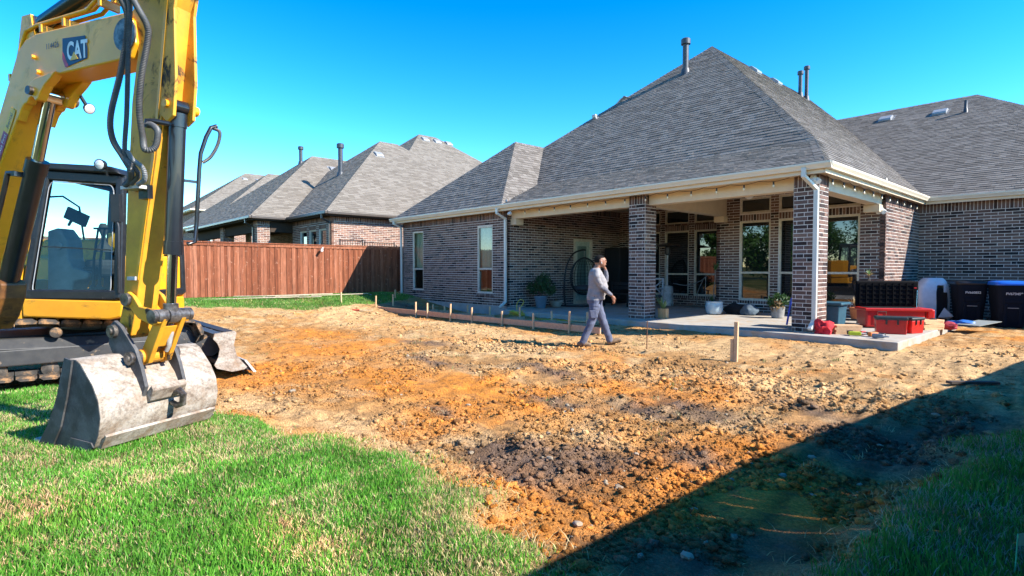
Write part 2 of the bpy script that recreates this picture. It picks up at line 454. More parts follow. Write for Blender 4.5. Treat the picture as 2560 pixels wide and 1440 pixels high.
def make_ground():
    xs=coords(-20.6,.9,.046,3500); ys=coords(-1.6,16.6,.046,3500)
    X,Y=np.meshgrid(xs,ys); x=X.ravel(); y=Y.ravel()
    z=gz(x,y)
    ld=lawn_d(x,y); ym=yard_mask(x,y)
    sc=soil_col(x,y)
    n=fbm(x*3,y*3,90,3)[:,None]
    gc=np.array((.10,.125,.03))*(.6+.8*n); gc=gc*(1-.55*sstep(.5,.75,n))+np.array((.27,.20,.085))*.55*sstep(.5,.75,n)
    dirt=(ym*sstep(-.06,.06,ld))[:,None]
    dry=(ym*np.exp(-(ld/.16)**2))[:,None]*.7
    col=gc*(1-dirt)+sc*dirt
    col=col*(1-dry)+np.array((.50,.36,.17))*(.7+.6*n)*dry
    nx=len(xs); ny=len(ys)
    i=np.arange(nx*ny).reshape(ny,nx)
    f=np.stack([i[:-1,:-1],i[:-1,1:],i[1:,1:],i[1:,:-1]],-1).reshape(-1)
    o=mesh_np('ground',np.stack([x,y,z],1),f,np.full((nx-1)*(ny-1),4),M['soil'],None,True)
    set_tint(o,col); tag(o,'bare orange and tan soil of the stripped back yard with lawn round it',None,None,'structure')
    return o
make_ground()

# ---- loose clods of soil
_t=(1+5**.5)/2
ICO_V=np.array([(-1,_t,0),(1,_t,0),(-1,-_t,0),(1,-_t,0),(0,-1,_t),(0,1,_t),(0,-1,-_t),(0,1,-_t),(_t,0,-1),(_t,0,1),(-_t,0,-1),(-_t,0,1)],float)/math.sqrt(1+_t*_t)
ICO_F=np.array([(0,11,5),(0,5,1),(0,1,7),(0,7,10),(0,10,11),(1,5,9),(5,11,4),(11,10,2),(10,7,6),(7,1,8),(3,9,4),(3,4,2),(3,2,6),(3,6,8),(3,8,9),(4,9,5),(2,4,11),(6,2,10),(8,6,7),(9,8,1)])
def clods(n):
    rg=RNG
    x=np.concatenate([rg.uniform(-9,-.75,n),rg.uniform(-17,-.8,n//2),rg.normal(-3.0,.9,n//7),rg.normal(-1.4,.35,n//3)])
    y=np.concatenate([rg.uniform(1.2,8,n),rg.uniform(2,13.5,n//2),rg.normal(3.2,.7,n//7),rg.uniform(1.6,6.5,n//3)])
    k=(lawn_d(x,y)>.03)&(x<.6)&~((y>10.9)&(x<-2.45))&~((x<-7.6)&(x>-10.9)&(y<2.2))
    dens=fbm(x*1.5,y*1.5,77,3)
    k&=dens>.38
    x=x[k];y=y[k];m=len(x)
    s=.0042+.0058*rg.pareto(2.4,m).clip(0,4.8)
    s*=(1+.3*(y>6))
    z=gz(x,y)
    sc=s[:,None]*np.stack([rg.uniform(.7,1.35,m),rg.uniform(.7,1.35,m),rg.uniform(.5,.9,m)],1)
    th=rg.uniform(0,6.28,m); c,sn=np.cos(th),np.sin(th)
    P=ICO_V[None]*(1+rg.uniform(-.42,.42,(m,12,1)))*sc[:,None,:]
    Q=P.copy(); Q[...,0]=P[...,0]*c[:,None]-P[...,1]*sn[:,None]; Q[...,1]=P[...,0]*sn[:,None]+P[...,1]*c[:,None]
    Q[...,0]+=x[:,None];Q[...,1]+=y[:,None];Q[...,2]+=(z+s*.25)[:,None]
    F=(ICO_F[None]+(np.arange(m)*12)[:,None,None]).reshape(-1)
    o=mesh_np('soil_clods',Q.reshape(-1,3),F,np.full(m*20,3),M['soil'])
    col=soil_col(x,y)*rg.uniform(.65,1.3,(m,1))
    pale=rg.random(m)<.012; col[pale]=np.array((.46,.38,.28))
    set_tint(o,np.repeat(col,12,0))
    tag(o,'loose clods and crumbs of soil strewn over the bare dirt','soil clods',None,'stuff')
clods(46000)

# ---- grass blades
def grass_material():
    m,nt,b=nodes('grass_blade'); at=N(nt,'ShaderNodeAttribute',attribute_name='tint')
    nt.links.new(at.outputs['Color'],b.inputs['Base Color']); b.inputs['Roughness'].default_value=.55; b.inputs['Specular IOR Level'].default_value=.3
    tr=N(nt,'ShaderNodeBsdfTranslucent'); nt.links.new(at.outputs['Color'],tr.inputs['Color'])
    mx=N(nt,'ShaderNodeMixShader'); mx.inputs[0].default_value=.3
    out=[n for n in nt.nodes if n.type=='OUTPUT_MATERIAL'][0]
    nt.links.new(b.outputs[0],mx.inputs[1]); nt.links.new(tr.outputs[0],mx.inputs[2]); nt.links.new(mx.outputs[0],out.inputs['Surface'])
    return m
M['grass']=grass_material()
def blades(name,label,x,y,h0,h1,w0,w1,straw,green=((.06,.235,.02),(.16,.42,.045)),strawc=((.50,.38,.16),(.66,.54,.30)),lean=.55):
    rg=RNG; m=len(x); z=gz(x,y)-.004
    patch=fbm(x*1.7,y*1.7,101,4)
    hh=rg.uniform(h0,h1,m)*(.7+.6*fbm(x*5,y*5,104,2)); ww=rg.uniform(w0,w1,m)
    isst=rg.random(m)<np.clip(straw*(.45+1.3*sstep(.42,.66,patch)+1.0*sstep(.5,.7,fbm(x*7,y*7,113,3))),0,.9)
    th=rg.uniform(0,6.283,m); le=rg.uniform(.15,1,m)*lean*hh*np.where(isst,1.6,1); hz=hh*np.where(isst,.75,1)
    fx,fy=np.cos(th),np.sin(th); a=rg.uniform(0,6.283,m); px,py=np.cos(a)*ww/2,np.sin(a)*ww/2
    v=np.zeros((m,5,3))
    v[:,0]=np.stack([x-px,y-py,z],1); v[:,1]=np.stack([x+px,y+py,z],1)
    mx,my=x+fx*le*.4,y+fy*le*.4
    v[:,2]=np.stack([mx+px*.75,my+py*.75,z+hz*.6],1); v[:,3]=np.stack([mx-px*.75,my-py*.75,z+hz*.6],1)
    v[:,4]=np.stack([x+fx*le,y+fy*le,z+hz],1)
    b=np.arange(m)*5
    F=np.stack([b,b+1,b+2,b+3,b+3,b+2,b+4],1).reshape(-1)
    lt=np.tile([4,3],m)
    o=mesh_np(name,v.reshape(-1,3),F,lt,M['grass'])
    t=rg.random((m,1)); g=np.array(green[0])*(1-t)+np.array(green[1])*t
    s=np.array(strawc[0])*(1-t)+np.array(strawc[1])*t
    c=np.where(isst[:,None],s,g); c*=(.62+.75*fbm(x*3,y*3,110,3))[:,None]; yl=(sstep(.5,.72,fbm(x*1.1+5,y*1.1,117,3))*.45)[:,None]; c=c*(1-yl)+c*np.array((1.7,1.05,1.1))*yl
    set_tint(o,np.repeat(c,5,0)); tag(o,label,'grass',None,'stuff'); return o
def scatter(n,x0,x1,y0,y1,test):
    x=RNG.uniform(x0,x1,n); y=RNG.uniform(y0,y1,n); k=test(x,y); return x[k],y[k]
tl=lambda x,y: (seg_dist(x,y,LAWN_L)+wob(x,y)<.06*RNG.standard_normal(len(x)))
a=scatter(150000,-6.2,-1.2,-.7,2.4,tl); b_=scatter(60000,-10,-6.2,-1.6,1.5,tl); c_=scatter(24000,-3.4,-1.2,-.3,1.8,tl)
blades('lawn_grass','sunlit green lawn with straw coloured patches below the digging bucket',np.concatenate([a[0],b_[0],c_[0]]),np.concatenate([a[1],b_[1],c_[1]]),.022,.052,.0035,.0065,.30)
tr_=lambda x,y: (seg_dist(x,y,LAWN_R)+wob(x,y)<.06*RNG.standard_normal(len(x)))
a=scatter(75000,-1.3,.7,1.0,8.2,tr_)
blades('shade_tinted_grass','shaded lawn at the lower right corner with shade put into its colours',a[0],a[1],.035,.08,.0035,.0065,.22,((.045,.20,.03),(.10,.33,.05)),((.30,.29,.22),(.46,.43,.34)))  # greens and straw darker than the sunlit lawn: shade put into the blade colours
tf=lambda x,y: (seg_dist(x,y,LAWN_F)+wob(x,y)<.05)
a=scatter(60000,-20.2,-16.6,0,11.3,tf)
blades('fence_grass','narrow strip of bright green grass along the wooden fence',a[0],a[1],.03,.08,.008,.016,.12,((.07,.20,.025),(.14,.32,.05)))
# dry stalks and weeds torn up along the edges and in the dirt
def ragged(n):
    x=RNG.uniform(-9,-.8,n); y=RNG.uniform(.6,8.5,n); d=np.minimum(np.abs(seg_dist(x,y,LAWN_L)+wob(x,y)),np.abs(seg_dist(x,y,LAWN_R)+wob(x,y)))
    k=(d<np.abs(RNG.normal(0,.16,n))); return x[k],y[k]
a=ragged(90000)
blades('dry_edge_grass','dead straw coloured grass fringing the torn lawn edge',a[0],a[1],.03,.075,.0035,.007,2.4,((.10,.17,.03),(.16,.25,.05)),((.45,.31,.13),(.64,.50,.27)),1.1)
cx=RNG.uniform(-14,-1.0,150); cy=RNG.uniform(1.8,10.3,150); k=lawn_d(cx,cy)>.2; cx=cx[k];cy=cy[k]
idx=RNG.integers(0,len(cx),5200); rr=RNG.normal(0,1,(2,5200))*RNG.uniform(.03,.09,len(cx))[idx]
blades('weed_tufts','small tufts of half buried weeds dotted over the dirt',cx[idx]+rr[0],cy[idx]+rr[1],.02,.06,.004,.01,1.2,((.07,.13,.03),(.13,.22,.05)),((.40,.29,.14),(.55,.42,.24)),1.0)
# ================================================================== brick and roof builders
BH=.0797; BL=.262; MJ=.014
def unit_brick():
    mb=MB().add([(0,0,0),(1,0,0),(1,0,1),(0,0,1),(0,1,0),(1,1,0),(1,1,1),(0,1,1)],[(0,1,2,3),(1,5,6,2),(5,4,7,6),(4,0,3,7),(3,2,6,7),(4,5,1,0)])
    me=bpy.data.meshes.new('brick'); me.from_pydata(mb.v,[],mb.f); me.materials.append(M['brick']); return me
UB=unit_brick()
class Wall:
    """vertical wall face: origin (x,y), direction angle; outward normal to the right of the direction when seen from outside is -perp"""
    def __init__(s,x,y,dx,dy,nx,ny):
        s.o=(x,y); s.d=(dx,dy); s.n=(nx,ny)
    def p(s,u,z,n=0):
        return (s.o[0]+s.d[0]*u+s.n[0]*n, s.o[1]+s.d[1]*u+s.n[1]*n, z)
def subtract(iv,cuts):
    out=[iv]
    for a,b in cuts:
        nx=[]
        for p,q in out:
            if b<=p or a>=q: nx.append((p,q)); continue
            if a>p: nx.append((p,a))
            if b<q: nx.append((b,q))
        out=nx
    return out
def brick_rects(L,z0,z1,openings,soldier=.0,phase=0,rnd=None,bl=BL):
    """list of (u0,u1,za,zb)"""
    rnd=rnd or random.Random(3); out=[]
    ztop=z1-soldier
    n=max(1,int(round((ztop-z0)/BH))); h=(ztop-z0)/n
    for k in range(n):
        za=z0+k*h; zb=za+h; zm=(za+zb)/2
        cuts=[(a,b) for a,b,c,d in openings if c-.001<zm<d+.001]
        for p,q in subtract((0,L),cuts):
            u=p-((k+phase)%2)*bl*.5-(p%bl if p>0 else 0)
            if u>p: u-=bl
            while u<q-1e-6:
                a=max(u,p); b=min(u+bl,q)
                if a==p and b-a<.07 and u+2*bl<=q: u+=bl; b=u+bl
                if q-b<.07: b=q
                out.append((a+MJ/2,b-MJ/2,za+MJ/2,zb-MJ/2))
                if b==q: break
                u+=bl
    if soldier:
        cuts=[(a,b) for a,b,c,d in openings if d>ztop+.05]
        for p,q in subtract((0,L),cuts):
            m=max(1,int(round((q-p)/BH))); w=(q-p)/m
            for i in range(m): out.append((p+i*w+MJ/2,p+(i+1)*w-MJ/2,ztop+MJ/2,z1-MJ/2))
    return out
def band(a,b,za,zb):
    m=max(1,int(round((b-a)/BH))); w=(b-a)/m
    return [(a+i*w+MJ/2,a+(i+1)*w-MJ/2,za+MJ/2,zb-MJ/2) for i in range(m)]
def put_bricks(wall,rects,parent,indiv=0,mat=None,rnd=None,name='bricks'):
    """first `indiv` rects become objects of their own, the rest one mesh"""
    rnd=rnd or random.Random(5)
    org=parent_org(parent)
    ang=math.atan2(wall.d[1],wall.d[0])
    flip = (-math.sin(ang)*wall.n[0]+math.cos(ang)*wall.n[1])>0   # normal on +perp side
    mb=MB()
    for i,(a,b,c,d) in enumerate(rects):
        pr=.006+rnd.uniform(-.002,.003)
        if i<indiv:
            o=bpy.data.objects.new('brick',UB); COL.objects.link(o); o.parent=parent
            p=wall.p(a,c,pr if not flip else -.004); 
            if flip: p=wall.p(a,c,-.004)
            o.location=(p[0]-org[0],p[1]-org[1],p[2]-org[2]); o.rotation_euler=(0,0,ang)
            o.scale=(b-a,pr+.004,d-c)
        else:
            P=wall.p
            vs=[P(a,c,pr),P(b,c,pr),P(b,d,pr),P(a,d,pr),P(a,c,-.004),P(b,c,-.004),P(b,d,-.004),P(a,d,-.004)]
            mb.add(vs,[(0,1,2,3),(1,5,6,2),(3,2,6,7),(4,0,3,7),(0,4,5,1)])
    if mb.v:
        o=mb.build(name,mat or M['brick'],parent,fixn=False,org=org); o['kind']='stuff'
def parent_org(p):
    org=Vector((0,0,0))
    while p is not None:
        org=org+p.location; p=p.parent
    return org
def backing(wall,L,z0,z1,openings,name,mat,parent,depth=.11):
    us=sorted(set([0,L]+[v for a,b,c,d in openings for v in (a,b) if 0<v<L])); zs=sorted(set([z0,z1]+[v for a,b,c,d in openings for v in (c,d) if z0<v<z1]))
    mb=MB(); P=wall.p
    for i in range(len(us)-1):
        for j in range(len(zs)-1):
            um=(us[i]+us[i+1])/2; zm=(zs[j]+zs[j+1])/2
            if any(a<um<b and c<zm<d for a,b,c,d in openings): continue
            mb.add([P(us[i],zs[j]),P(us[i+1],zs[j]),P(us[i+1],zs[j+1]),P(us[i],zs[j+1])],[(0,1,2,3)])
    for a,b,c,d in openings:
        mb.add([P(a,c),P(a,d),P(a,d,-depth),P(a,c,-depth)],[(0,1,2,3)]); mb.add([P(b,c),P(b,d),P(b,d,-depth),P(b,c,-depth)],[(0,1,2,3)])
        mb.add([P(a,d),P(b,d),P(b,d,-depth),P(a,d,-depth)],[(0,1,2,3)]); mb.add([P(a,c),P(b,c),P(b,c,-depth),P(a,c,-depth)],[(0,1,2,3)])
    mb.add([P(0,z0),P(0,z1),P(0,z1,-depth),P(0,z0,-depth)],[(0,1,2,3)]); mb.add([P(L,z0),P(L,z1),P(L,z1,-depth),P(L,z0,-depth)],[(0,1,2,3)])
    mb.add([P(0,z1),P(L,z1),P(L,z1,-depth),P(0,z1,-depth)],[(0,1,2,3)])
    return mb.build(name,mat,parent,fixn=False)
def window(wall,a,b,c,d,parent,rail=None,glass='glass',frame='winframe',curtain=False,inset=.05,fw=.05):
    P=wall.p
    def bx(mb,u0,u1,z0,z1,n0,n1):
        mb.add([P(u0,z0,n0),P(u1,z0,n0),P(u1,z1,n0),P(u0,z1,n0),P(u0,z0,n1),P(u1,z0,n1),P(u1,z1,n1),P(u0,z1,n1)],[(0,1,2,3),(7,6,5,4),(0,4,5,1),(1,5,6,2),(2,6,7,3),(3,7,4,0)])
    f=MB(); n0,n1=-inset-.05,-inset+.02
    bx(f,a,a+fw,c,d,n0,n1); bx(f,b-fw,b,c,d,n0,n1); bx(f,a+fw,b-fw,d-fw,d,n0,n1); bx(f,a+fw,b-fw,c,c+fw*1.1,n0,n1)
    panes=[(c+fw*1.1,d-fw)]
    if rail:
        bx(f,a+fw,b-fw,rail-.028,rail+.028,n0,n1-.006); panes=[(c+fw*1.1,rail-.028),(rail+.028,d-fw)]
    o=f.build('window',M[frame],parent)
    for k,(z0,z1) in enumerate(panes):
        g=MB(); off=-inset-.02-(.012 if (rail and k==0) else 0); g.add([P(a+fw,z0,off),P(b-fw,z0,off),P(b-fw,z1,off),P(a+fw,z1,off)],[(0,1,2,3)])
        g.build('pane',M[glass],o)
    if curtain:
        g=MB(); nseg=36; off=-inset-.13; vs=[]
        for i in range(nseg+1):
            u=a+(b-a)*i/nseg; n=off+.02*math.sin(i*1.9)
            vs+= [P(u,(rail if rail else c)-.0,n),P(u,d,n)]
        g.add(vs,[(2*i,2*i+2,2*i+3,2*i+1) for i in range(nseg)]); g.build('curtain',M['curtain'],o,fixn=False)
        g=MB(); g.add([P(a,c,off-.25),P(b,c,off-.25),P(b,d,off-.25),P(a,d,off-.25)],[(0,1,2,3)]); g.build('unlit_room_sheet',M['black'],o,fixn=False)  # black sheet behind the curtain stands in for the unlit room
    return o
def shingles(poly,parent,mat,expo=.143,indiv=0,rnd=None,wmin=.17,wmax=.32,name='shingles',slab=None,thick=.017):
    """cover a planar polygon (3d points) with tabs; slab = name of the roof plane part"""
    rnd=rnd or random.Random(9)
    P=[Vector(p) for p in poly]; nrm=Vector((0,0,0))
    for i in range(len(P)):
        a=P[i];b=P[(i+1)%len(P)]; nrm+=a.cross(b)
    nrm.normalize()
    if nrm.z<0: nrm=-nrm
    h=Vector((0,0,1)).cross(nrm).normalized(); g=nrm.cross(h).normalized()
    if g.z<0: g=-g
    o0=min(P,key=lambda p:p.dot(g))
    Q=[((p-o0).dot(h),(p-o0).dot(g)) for p in P]
    vmax=max(q[1] for q in Q)
    def iv(v):
        xs=[]
        for i in range(len(Q)):
            (a,b),(c,d)=Q[i],Q[(i+1)%len(Q)]
            if (b-v)*(d-v)<=0 and abs(b-d)>1e-9: xs.append(a+(c-a)*(v-b)/(d-b))
        return (min(xs),max(xs)) if len(xs)>=2 else None
    base=MB(); base.add([p-nrm*.004 for p in P],[tuple(range(len(P)))]); slabo=base.build(slab or 'roof_plane',mat,parent,fixn=False)
    org=parent_org(slabo)
    mb=MB(); k=0; tabs=[]
    while k*expo<vmax-.01:
        v0=k*expo; v1=min(v0+expo*1.02,vmax-.001)
        A=iv(max(v0,.0005)); B=iv(v1)
        if A and B:
            lo=min(A[0],B[0]); hi=max(A[1],B[1]); u=lo-rnd.uniform(0,.3)
            while u<hi:
                w=rnd.choice((wmin,wmin*1.35,wmax*.8,wmax)); 
                a0=max(u,A[0]);b0=min(u+w-.003,A[1]); a1=max(u,B[0]);b1=min(u+w-.003,B[1])
                if b0-a0>.01 or b1-a1>.01:
                    if b0<a0: a0=b0=(a0+b0)/2
                    if b1<a1: a1=b1=(a1+b1)/2
                    tabs.append((a0,b0,a1,b1,v0,v1,rnd.uniform(.7,1.25)*thick))
                u+=w
        k+=1
    def pt(u,v,n): return o0+h*u+g*v+nrm*n
    made=0
    for (a0,b0,a1,b1,v0,v1,t) in tabs:
        if made<indiv and abs(a0-a1)<1e-6 and abs(b0-b1)<1e-6 and b0-a0>.1:
            o=bpy.data.objects.new('shingle',unit_shingle(mat)); COL.objects.link(o); o.parent=slabo
            mt=Matrix((h,g,nrm)).transposed(); p=pt(a0,v0,0)-org
            o.matrix_local=Matrix.Translation(p)@mt.to_4x4()@Matrix.Diagonal((b0-a0,v1-v0,t,1))
            made+=1; continue
        mb.add([pt(a0,v0,t),pt(b0,v0,t),pt(b1,v1,t*.25),pt(a1,v1,t*.25),pt(a0,v0,-.003),pt(b0,v0,-.003),pt(b1,v1,-.003),pt(a1,v1,-.003)],[(0,1,2,3),(0,4,5,1),(1,5,6,2),(0,3,7,4)])
    if mb.v:
        o=mb.build(name,mat,slabo,fixn=False); o['kind']='stuff'
    return slabo
_US={}
def unit_shingle(mat):
    if mat.name not in _US:
        me=bpy.data.meshes.new('shingle'); me.from_pydata([(0,0,1),(1,0,1),(1,1,.25),(0,1,.25),(0,0,-.2),(1,0,-.2),(1,1,-.2),(0,1,-.2)],[],[(0,1,2,3),(0,4,5,1),(1,5,6,2),(0,3,7,4)]); me.materials.append(mat); _US[mat.name]=me
    return _US[mat.name]
def hip_cap(p,q,n1,n2,parent,mat,w=.15,expo=.14,name='hip_caps'):
    """folded cap shingles along p(low)->q(high); n1,n2 plane normals either side"""
    p=Vector(p);q=Vector(q);d=q-p;L=d.length;d.normalize(); n1=Vector(n1).normalized();n2=Vector(n2).normalized(); up=(n1+n2).normalized()
    s1=d.cross(n1).normalized(); s2=d.cross(n2).normalized()
    if s1.dot(n2)>0: s1=-s1
    if s2.dot(n1)>0: s2=-s2
    mb=MB(); k=0; rnd=random.Random(int(L*100))
    while k*expo<L:
        a=p+d*(k*expo); b=p+d*min((k+1)*expo*1.0+.03,L); t=.022*rnd.uniform(.85,1.2); ww=w*rnd.uniform(.95,1.05)
        vs=[a+up*t,a+s1*ww+n1*(t*.75),a+s2*ww+n2*(t*.75),b+up*.010,b+s1*ww+n1*.008,b+s2*ww+n2*.008,a+up*0,a+s1*ww,a+s2*ww,b+s1*ww,b+s2*ww]
        mb.add(vs,[(0,1,4,3),(0,3,5,2),(0,6,7,1),(0,2,8,6),(1,7,9,4),(2,5,10,8)]); k+=1
    o=mb.build(name,mat,parent,fixn=False); o['kind']='stuff'; return o

# ================================================================== main house
H=thing('brick_house','brown brick house with steep grey hip roof and covered back porch','house',(-11,14,0))
Yc=11.47; ZS=3.05
def wall_full(name,x,y,dx,dy,nx,ny,L,z0,z1,wins,soldier=.23,indiv=0,phase=0,lint=True,rnd=1,mat=None,mort=None,order=None,bl=BL):
    """wins: list of dict(a,b,c,d,rail,kw)"""
    w=Wall(x,y,dx,dy,nx,ny); op=[(q['a'],q['b'],q['c'],q['d']) for q in wins]
    bo=backing(w,L,z0,z1,op,name,mort or M['mortar'],H if mat is None else order)
    cuts=list(op); extra=[]
    for q in wins:
        if q.get('lint',lint):
            t=q.get('lh',.20); cuts.append((q['a']-.0,q['b']+.0,q['d'],q['d']+t)); extra+=band(q['a'],q['b'],q['d'],q['d']+t)
        if q.get('sill',True):
            cuts.append((q['a']-.06,q['b']+.06,q['c']-.10,q['c'])); extra+=band(q['a']-.06,q['b']+.06,q['c']-.10,q['c'])
    rc=brick_rects(L,z0,z1,cuts,soldier,phase,bl=bl)
    rc=rc+extra
    if indiv:
        rr=sorted(rc,key=lambda r:(abs((r[2]+r[3])/2-1.9)+abs((r[0]+r[1])/2-1.2)*.6))
        rc=rr
    put_bricks(w,rc,bo,indiv,mat or M['brick'],random.Random(rnd))
    par=H if mat is None else order
    for q in wins:
        window(w,q['a'],q['b'],q['c'],q['d'],par,q.get('rail'),q.get('glass','glass'),q.get('frame','winframe'),q.get('curtain',False),q.get('inset',.05),q.get('fw',.05))
    return bo,w
# front wall of the bedroom wing (faces the yard)
bo1,w1=wall_full('wall',-19.18,Yc,1,0,0,-1,6.22,.05,ZS,[dict(a=.71,b=1.45,c=.44,d=2.66,rail=1.24,glass='pane',curtain=True,inset=.03,lint=False),dict(a=4.73,b=5.51,c=.44,d=2.64,rail=1.24,glass='pane',curtain=True,inset=.03,lint=False)],rnd=2)
# wall closing the porch on the left (faces +X)
DOOR=(3.1,4.12,.03,2.32)
bo2,w2=wall_full('wall',-12.96,Yc,0,1,1,0,5.8,.0,3.4,[dict(a=DOOR[0],b=DOOR[1],c=.0,d=DOOR[3],lint=False,sill=False,glass='pane',fw=.11,inset=.02)],soldier=.23,rnd=3)
# deeper back wall of the porch
YB2=17.2
def trio(a,b): return [dict(a=a,b=b,c=.33,d=2.55,rail=1.06,sill=True,lh=.2),dict(a=a,b=b,c=2.80,d=3.28,lint=False,sill=False)]
wins=[]
for a in (.85,1.99,3.13): wins+=trio(a,a+.93)
bo3,w3=wall_full('wall',-12.96,YB2,1,0,0,-1,4.66,.0,3.45,wins,soldier=0,rnd=4)
bo3b,w3b=wall_full('wall',-8.3,15.8,0,1,-1,0,1.4,.0,3.45,[],soldier=0,rnd=14)
# nearer back wall with the three tall windows
wins=[]
for a in (.72,1.83,2.93): wins+=[dict(a=a,b=a+.88,c=.33,d=2.62,rail=1.13,lh=.19),dict(a=a,b=a+.88,c=2.84,d=3.28,lint=False,sill=False)]
bo4,w4=wall_full('wall',-8.3,15.8,1,0,0,-1,4.35,-.1,3.45,wins,soldier=0,rnd=5)
bo5,w5=wall_full('wall',-3.95,15.8,0,1,1,0,3.3,-.2,ZS,[],soldier=.25,rnd=6,phase=1)
bo6,w6=wall_full('wall',-3.95,19.1,1,0,0,-1,7.5,-.25,ZS,[],soldier=.25,rnd=7,indiv=150,bl=.282)
# remaining outer shell (not seen from the yard)
mb=MB(); mb.box(-19.18,-19.05,11.6,30,.05,ZS); mb.box(3.45,3.55,19.1,30,-.25,ZS); mb.box(-19.1,3.5,29.9,30,.0,ZS); mb.build('rear_wall',M['mortar'],H)
# foundation and porch slab
mb=MB(); mb.box(-19.22,-12.93,Yc-.035,12.2,-.5,.05); mb.build('foundation',M['found'],H)
slab=MB(); slab.box(-12.93,-2.52,10.98,15.78,-.5,0); slab.box(-12.93,-8.32,15.78,17.18,-.5,-.003); slab.build('porch_slab',M['concrete'],H,bevel=.015)
mb=MB(); mb.box(-2.52,6,16.3,19.08,-.5,-.17); mb.box(-4.0,-2.52,15.78,19.08,-.5,-.165); mb.build('walkway_slab',M['concrete'],H,bevel=.012)
# columns
def column(x0,y0,w,z1,indiv,rnd,zb=0.0):
    mb=MB(); mb.box(x0,x0+w,y0,y0+w,zb,z1); c=mb.build('column',M['mortar'],H)
    faces=[Wall(x0,y0,1,0,0,-1),Wall(x0+w,y0,0,1,1,0),Wall(x0+w,y0+w,-1,0,0,1),Wall(x0,y0+w,0,-1,-1,0)]
    for i,f in enumerate(faces):
        rc=[]; n=int(round((z1-.23-zb)/BH)); h=(z1-.23-zb)/n
        for k in range(n):
            za=zb+k*h; parts=(w*.56,w*.28,w*.16) if (k+i)%2 else (w*.14,w*.29,w*.57)
            u=0
            for q in parts:
                rc.append((u+MJ/2,u+q-MJ/2,za+MJ/2,za+h-MJ/2)); u+=q
        rc+=band(0,w,z1-.23,z1)
        put_bricks(f,rc,c,indiv[i],M['brick'],random.Random(rnd+i))
    return c
column(-4.42,Yc,.47,ZS,(114,36,0,0),20)
column(-8.35,Yc,.47,ZS,(0,0,0,0),30)
# beams, ceiling, soffit
mb=MB(); mb.box(-12.94,-3.98,11.62,11.9,2.8,3.36); mb.build('beam',M['trim'],H,bevel=.01)
mb=MB(); mb.box(-8.24,-7.97,11.905,15.78,2.8,3.36); mb.build('beam',M['trim'],H,bevel=.01)
mb=MB(); mb.box(-4.3,-4.02,11.905,15.78,2.8,3.36); mb.build('beam',M['trim'],H,bevel=.01)
mb=MB(); mb.box(-8.26,-7.95,15.55,15.785,2.62,2.795); mb.build('beam_bracket',M['trim'],H); 
mb=MB(); mb.box(-12.945,-12.7,11.6,11.92,2.62,2.795); mb.build('beam_bracket',M['trim'],H)
mb=MB(); mb.box(-4.34,-4.0,15.5,15.785,2.62,2.795); mb.build('beam_bracket',M['trim'],H)
mb=MB(); mb.box(-12.9,-4.0,11.91,17.15,3.37,3.42); mb.build('porch_ceiling',M['trim'],H)
mb=MB(); mb.box(-19.4,-3.82,11.2,11.615,3.055,3.085); mb.box(-3.975,-3.80,11.62,19.08,3.05,3.08); mb.box(-3.79,3.9,18.82,19.09,3.052,3.082); mb.build('soffit',M['trim'],H)
mb=MB(); mb.box(-19.42,-3.78,11.172,11.197,3.02,3.215); mb.box(-3.775,-3.75,11.172,18.79,3.018,3.213); mb.box(-3.74,3.95,18.795,18.818,3.02,3.215); mb.box(-19.445,-19.425,11.172,30,3.02,3.215); mb.build('fascia',M['trim'],H)
# gutters
GP=[(0,0),(.075,0),(.085,.03),(.118,.085),(.118,.118),(.105,.118),(.105,.088),(.07,.036),(.012,.012),(.012,.118),(0,.118)]
def gutter(p,q,out,mat='gutter'):
    p=Vector(p);q=Vector(q);out=Vector(out); mb=MB()
    mb.prism(GP,lambda a,b,t:(p+(q-p)*t)+out*a+Vector((0,0,b)),0,1); return mb.build('gutter',M[mat],H)
gutter((-19.56,11.17,3.095),(-3.63,11.17,3.095),(0,-1,0)); gutter((-3.748,11.171,3.097),(-3.748,18.68,3.097),(1,0,0)); gutter((-3.74,18.792,3.094),(4.0,18.792,3.094),(0,-1,0))
def downspout(pts,mat='downspout',w=.085,h=.065,par=None):
    mb=MB()
    for a,b in zip(pts[:-1],pts[1:]):
        a=Vector(a);b=Vector(b);d=(b-a).normalized(); mb.beam(a-d*.02,b+d*.02,w,h,(0,1,0) if abs(d.z)>.8 else (0,0,1))
    return mb.build('downspout',M[mat],par or H,bevel=.012)
downspout([(-19.27,11.1,3.10),(-19.27,11.1,3.0),(-19.22,11.40,2.86),(-19.22,11.40,.22),(-19.24,11.18,.08)])
downspout([(-13.03,11.1,3.10),(-13.03,11.1,2.95),(-12.98,11.405,2.8),(-12.98,11.405,.2),(-13.0,11.2,.06)])
downspout([(-4.1,11.09,3.12),(-4.1,11.09,2.98),(-3.985,11.405,2.76),(-3.985,11.405,.24),(-4.0,11.26,.09)])
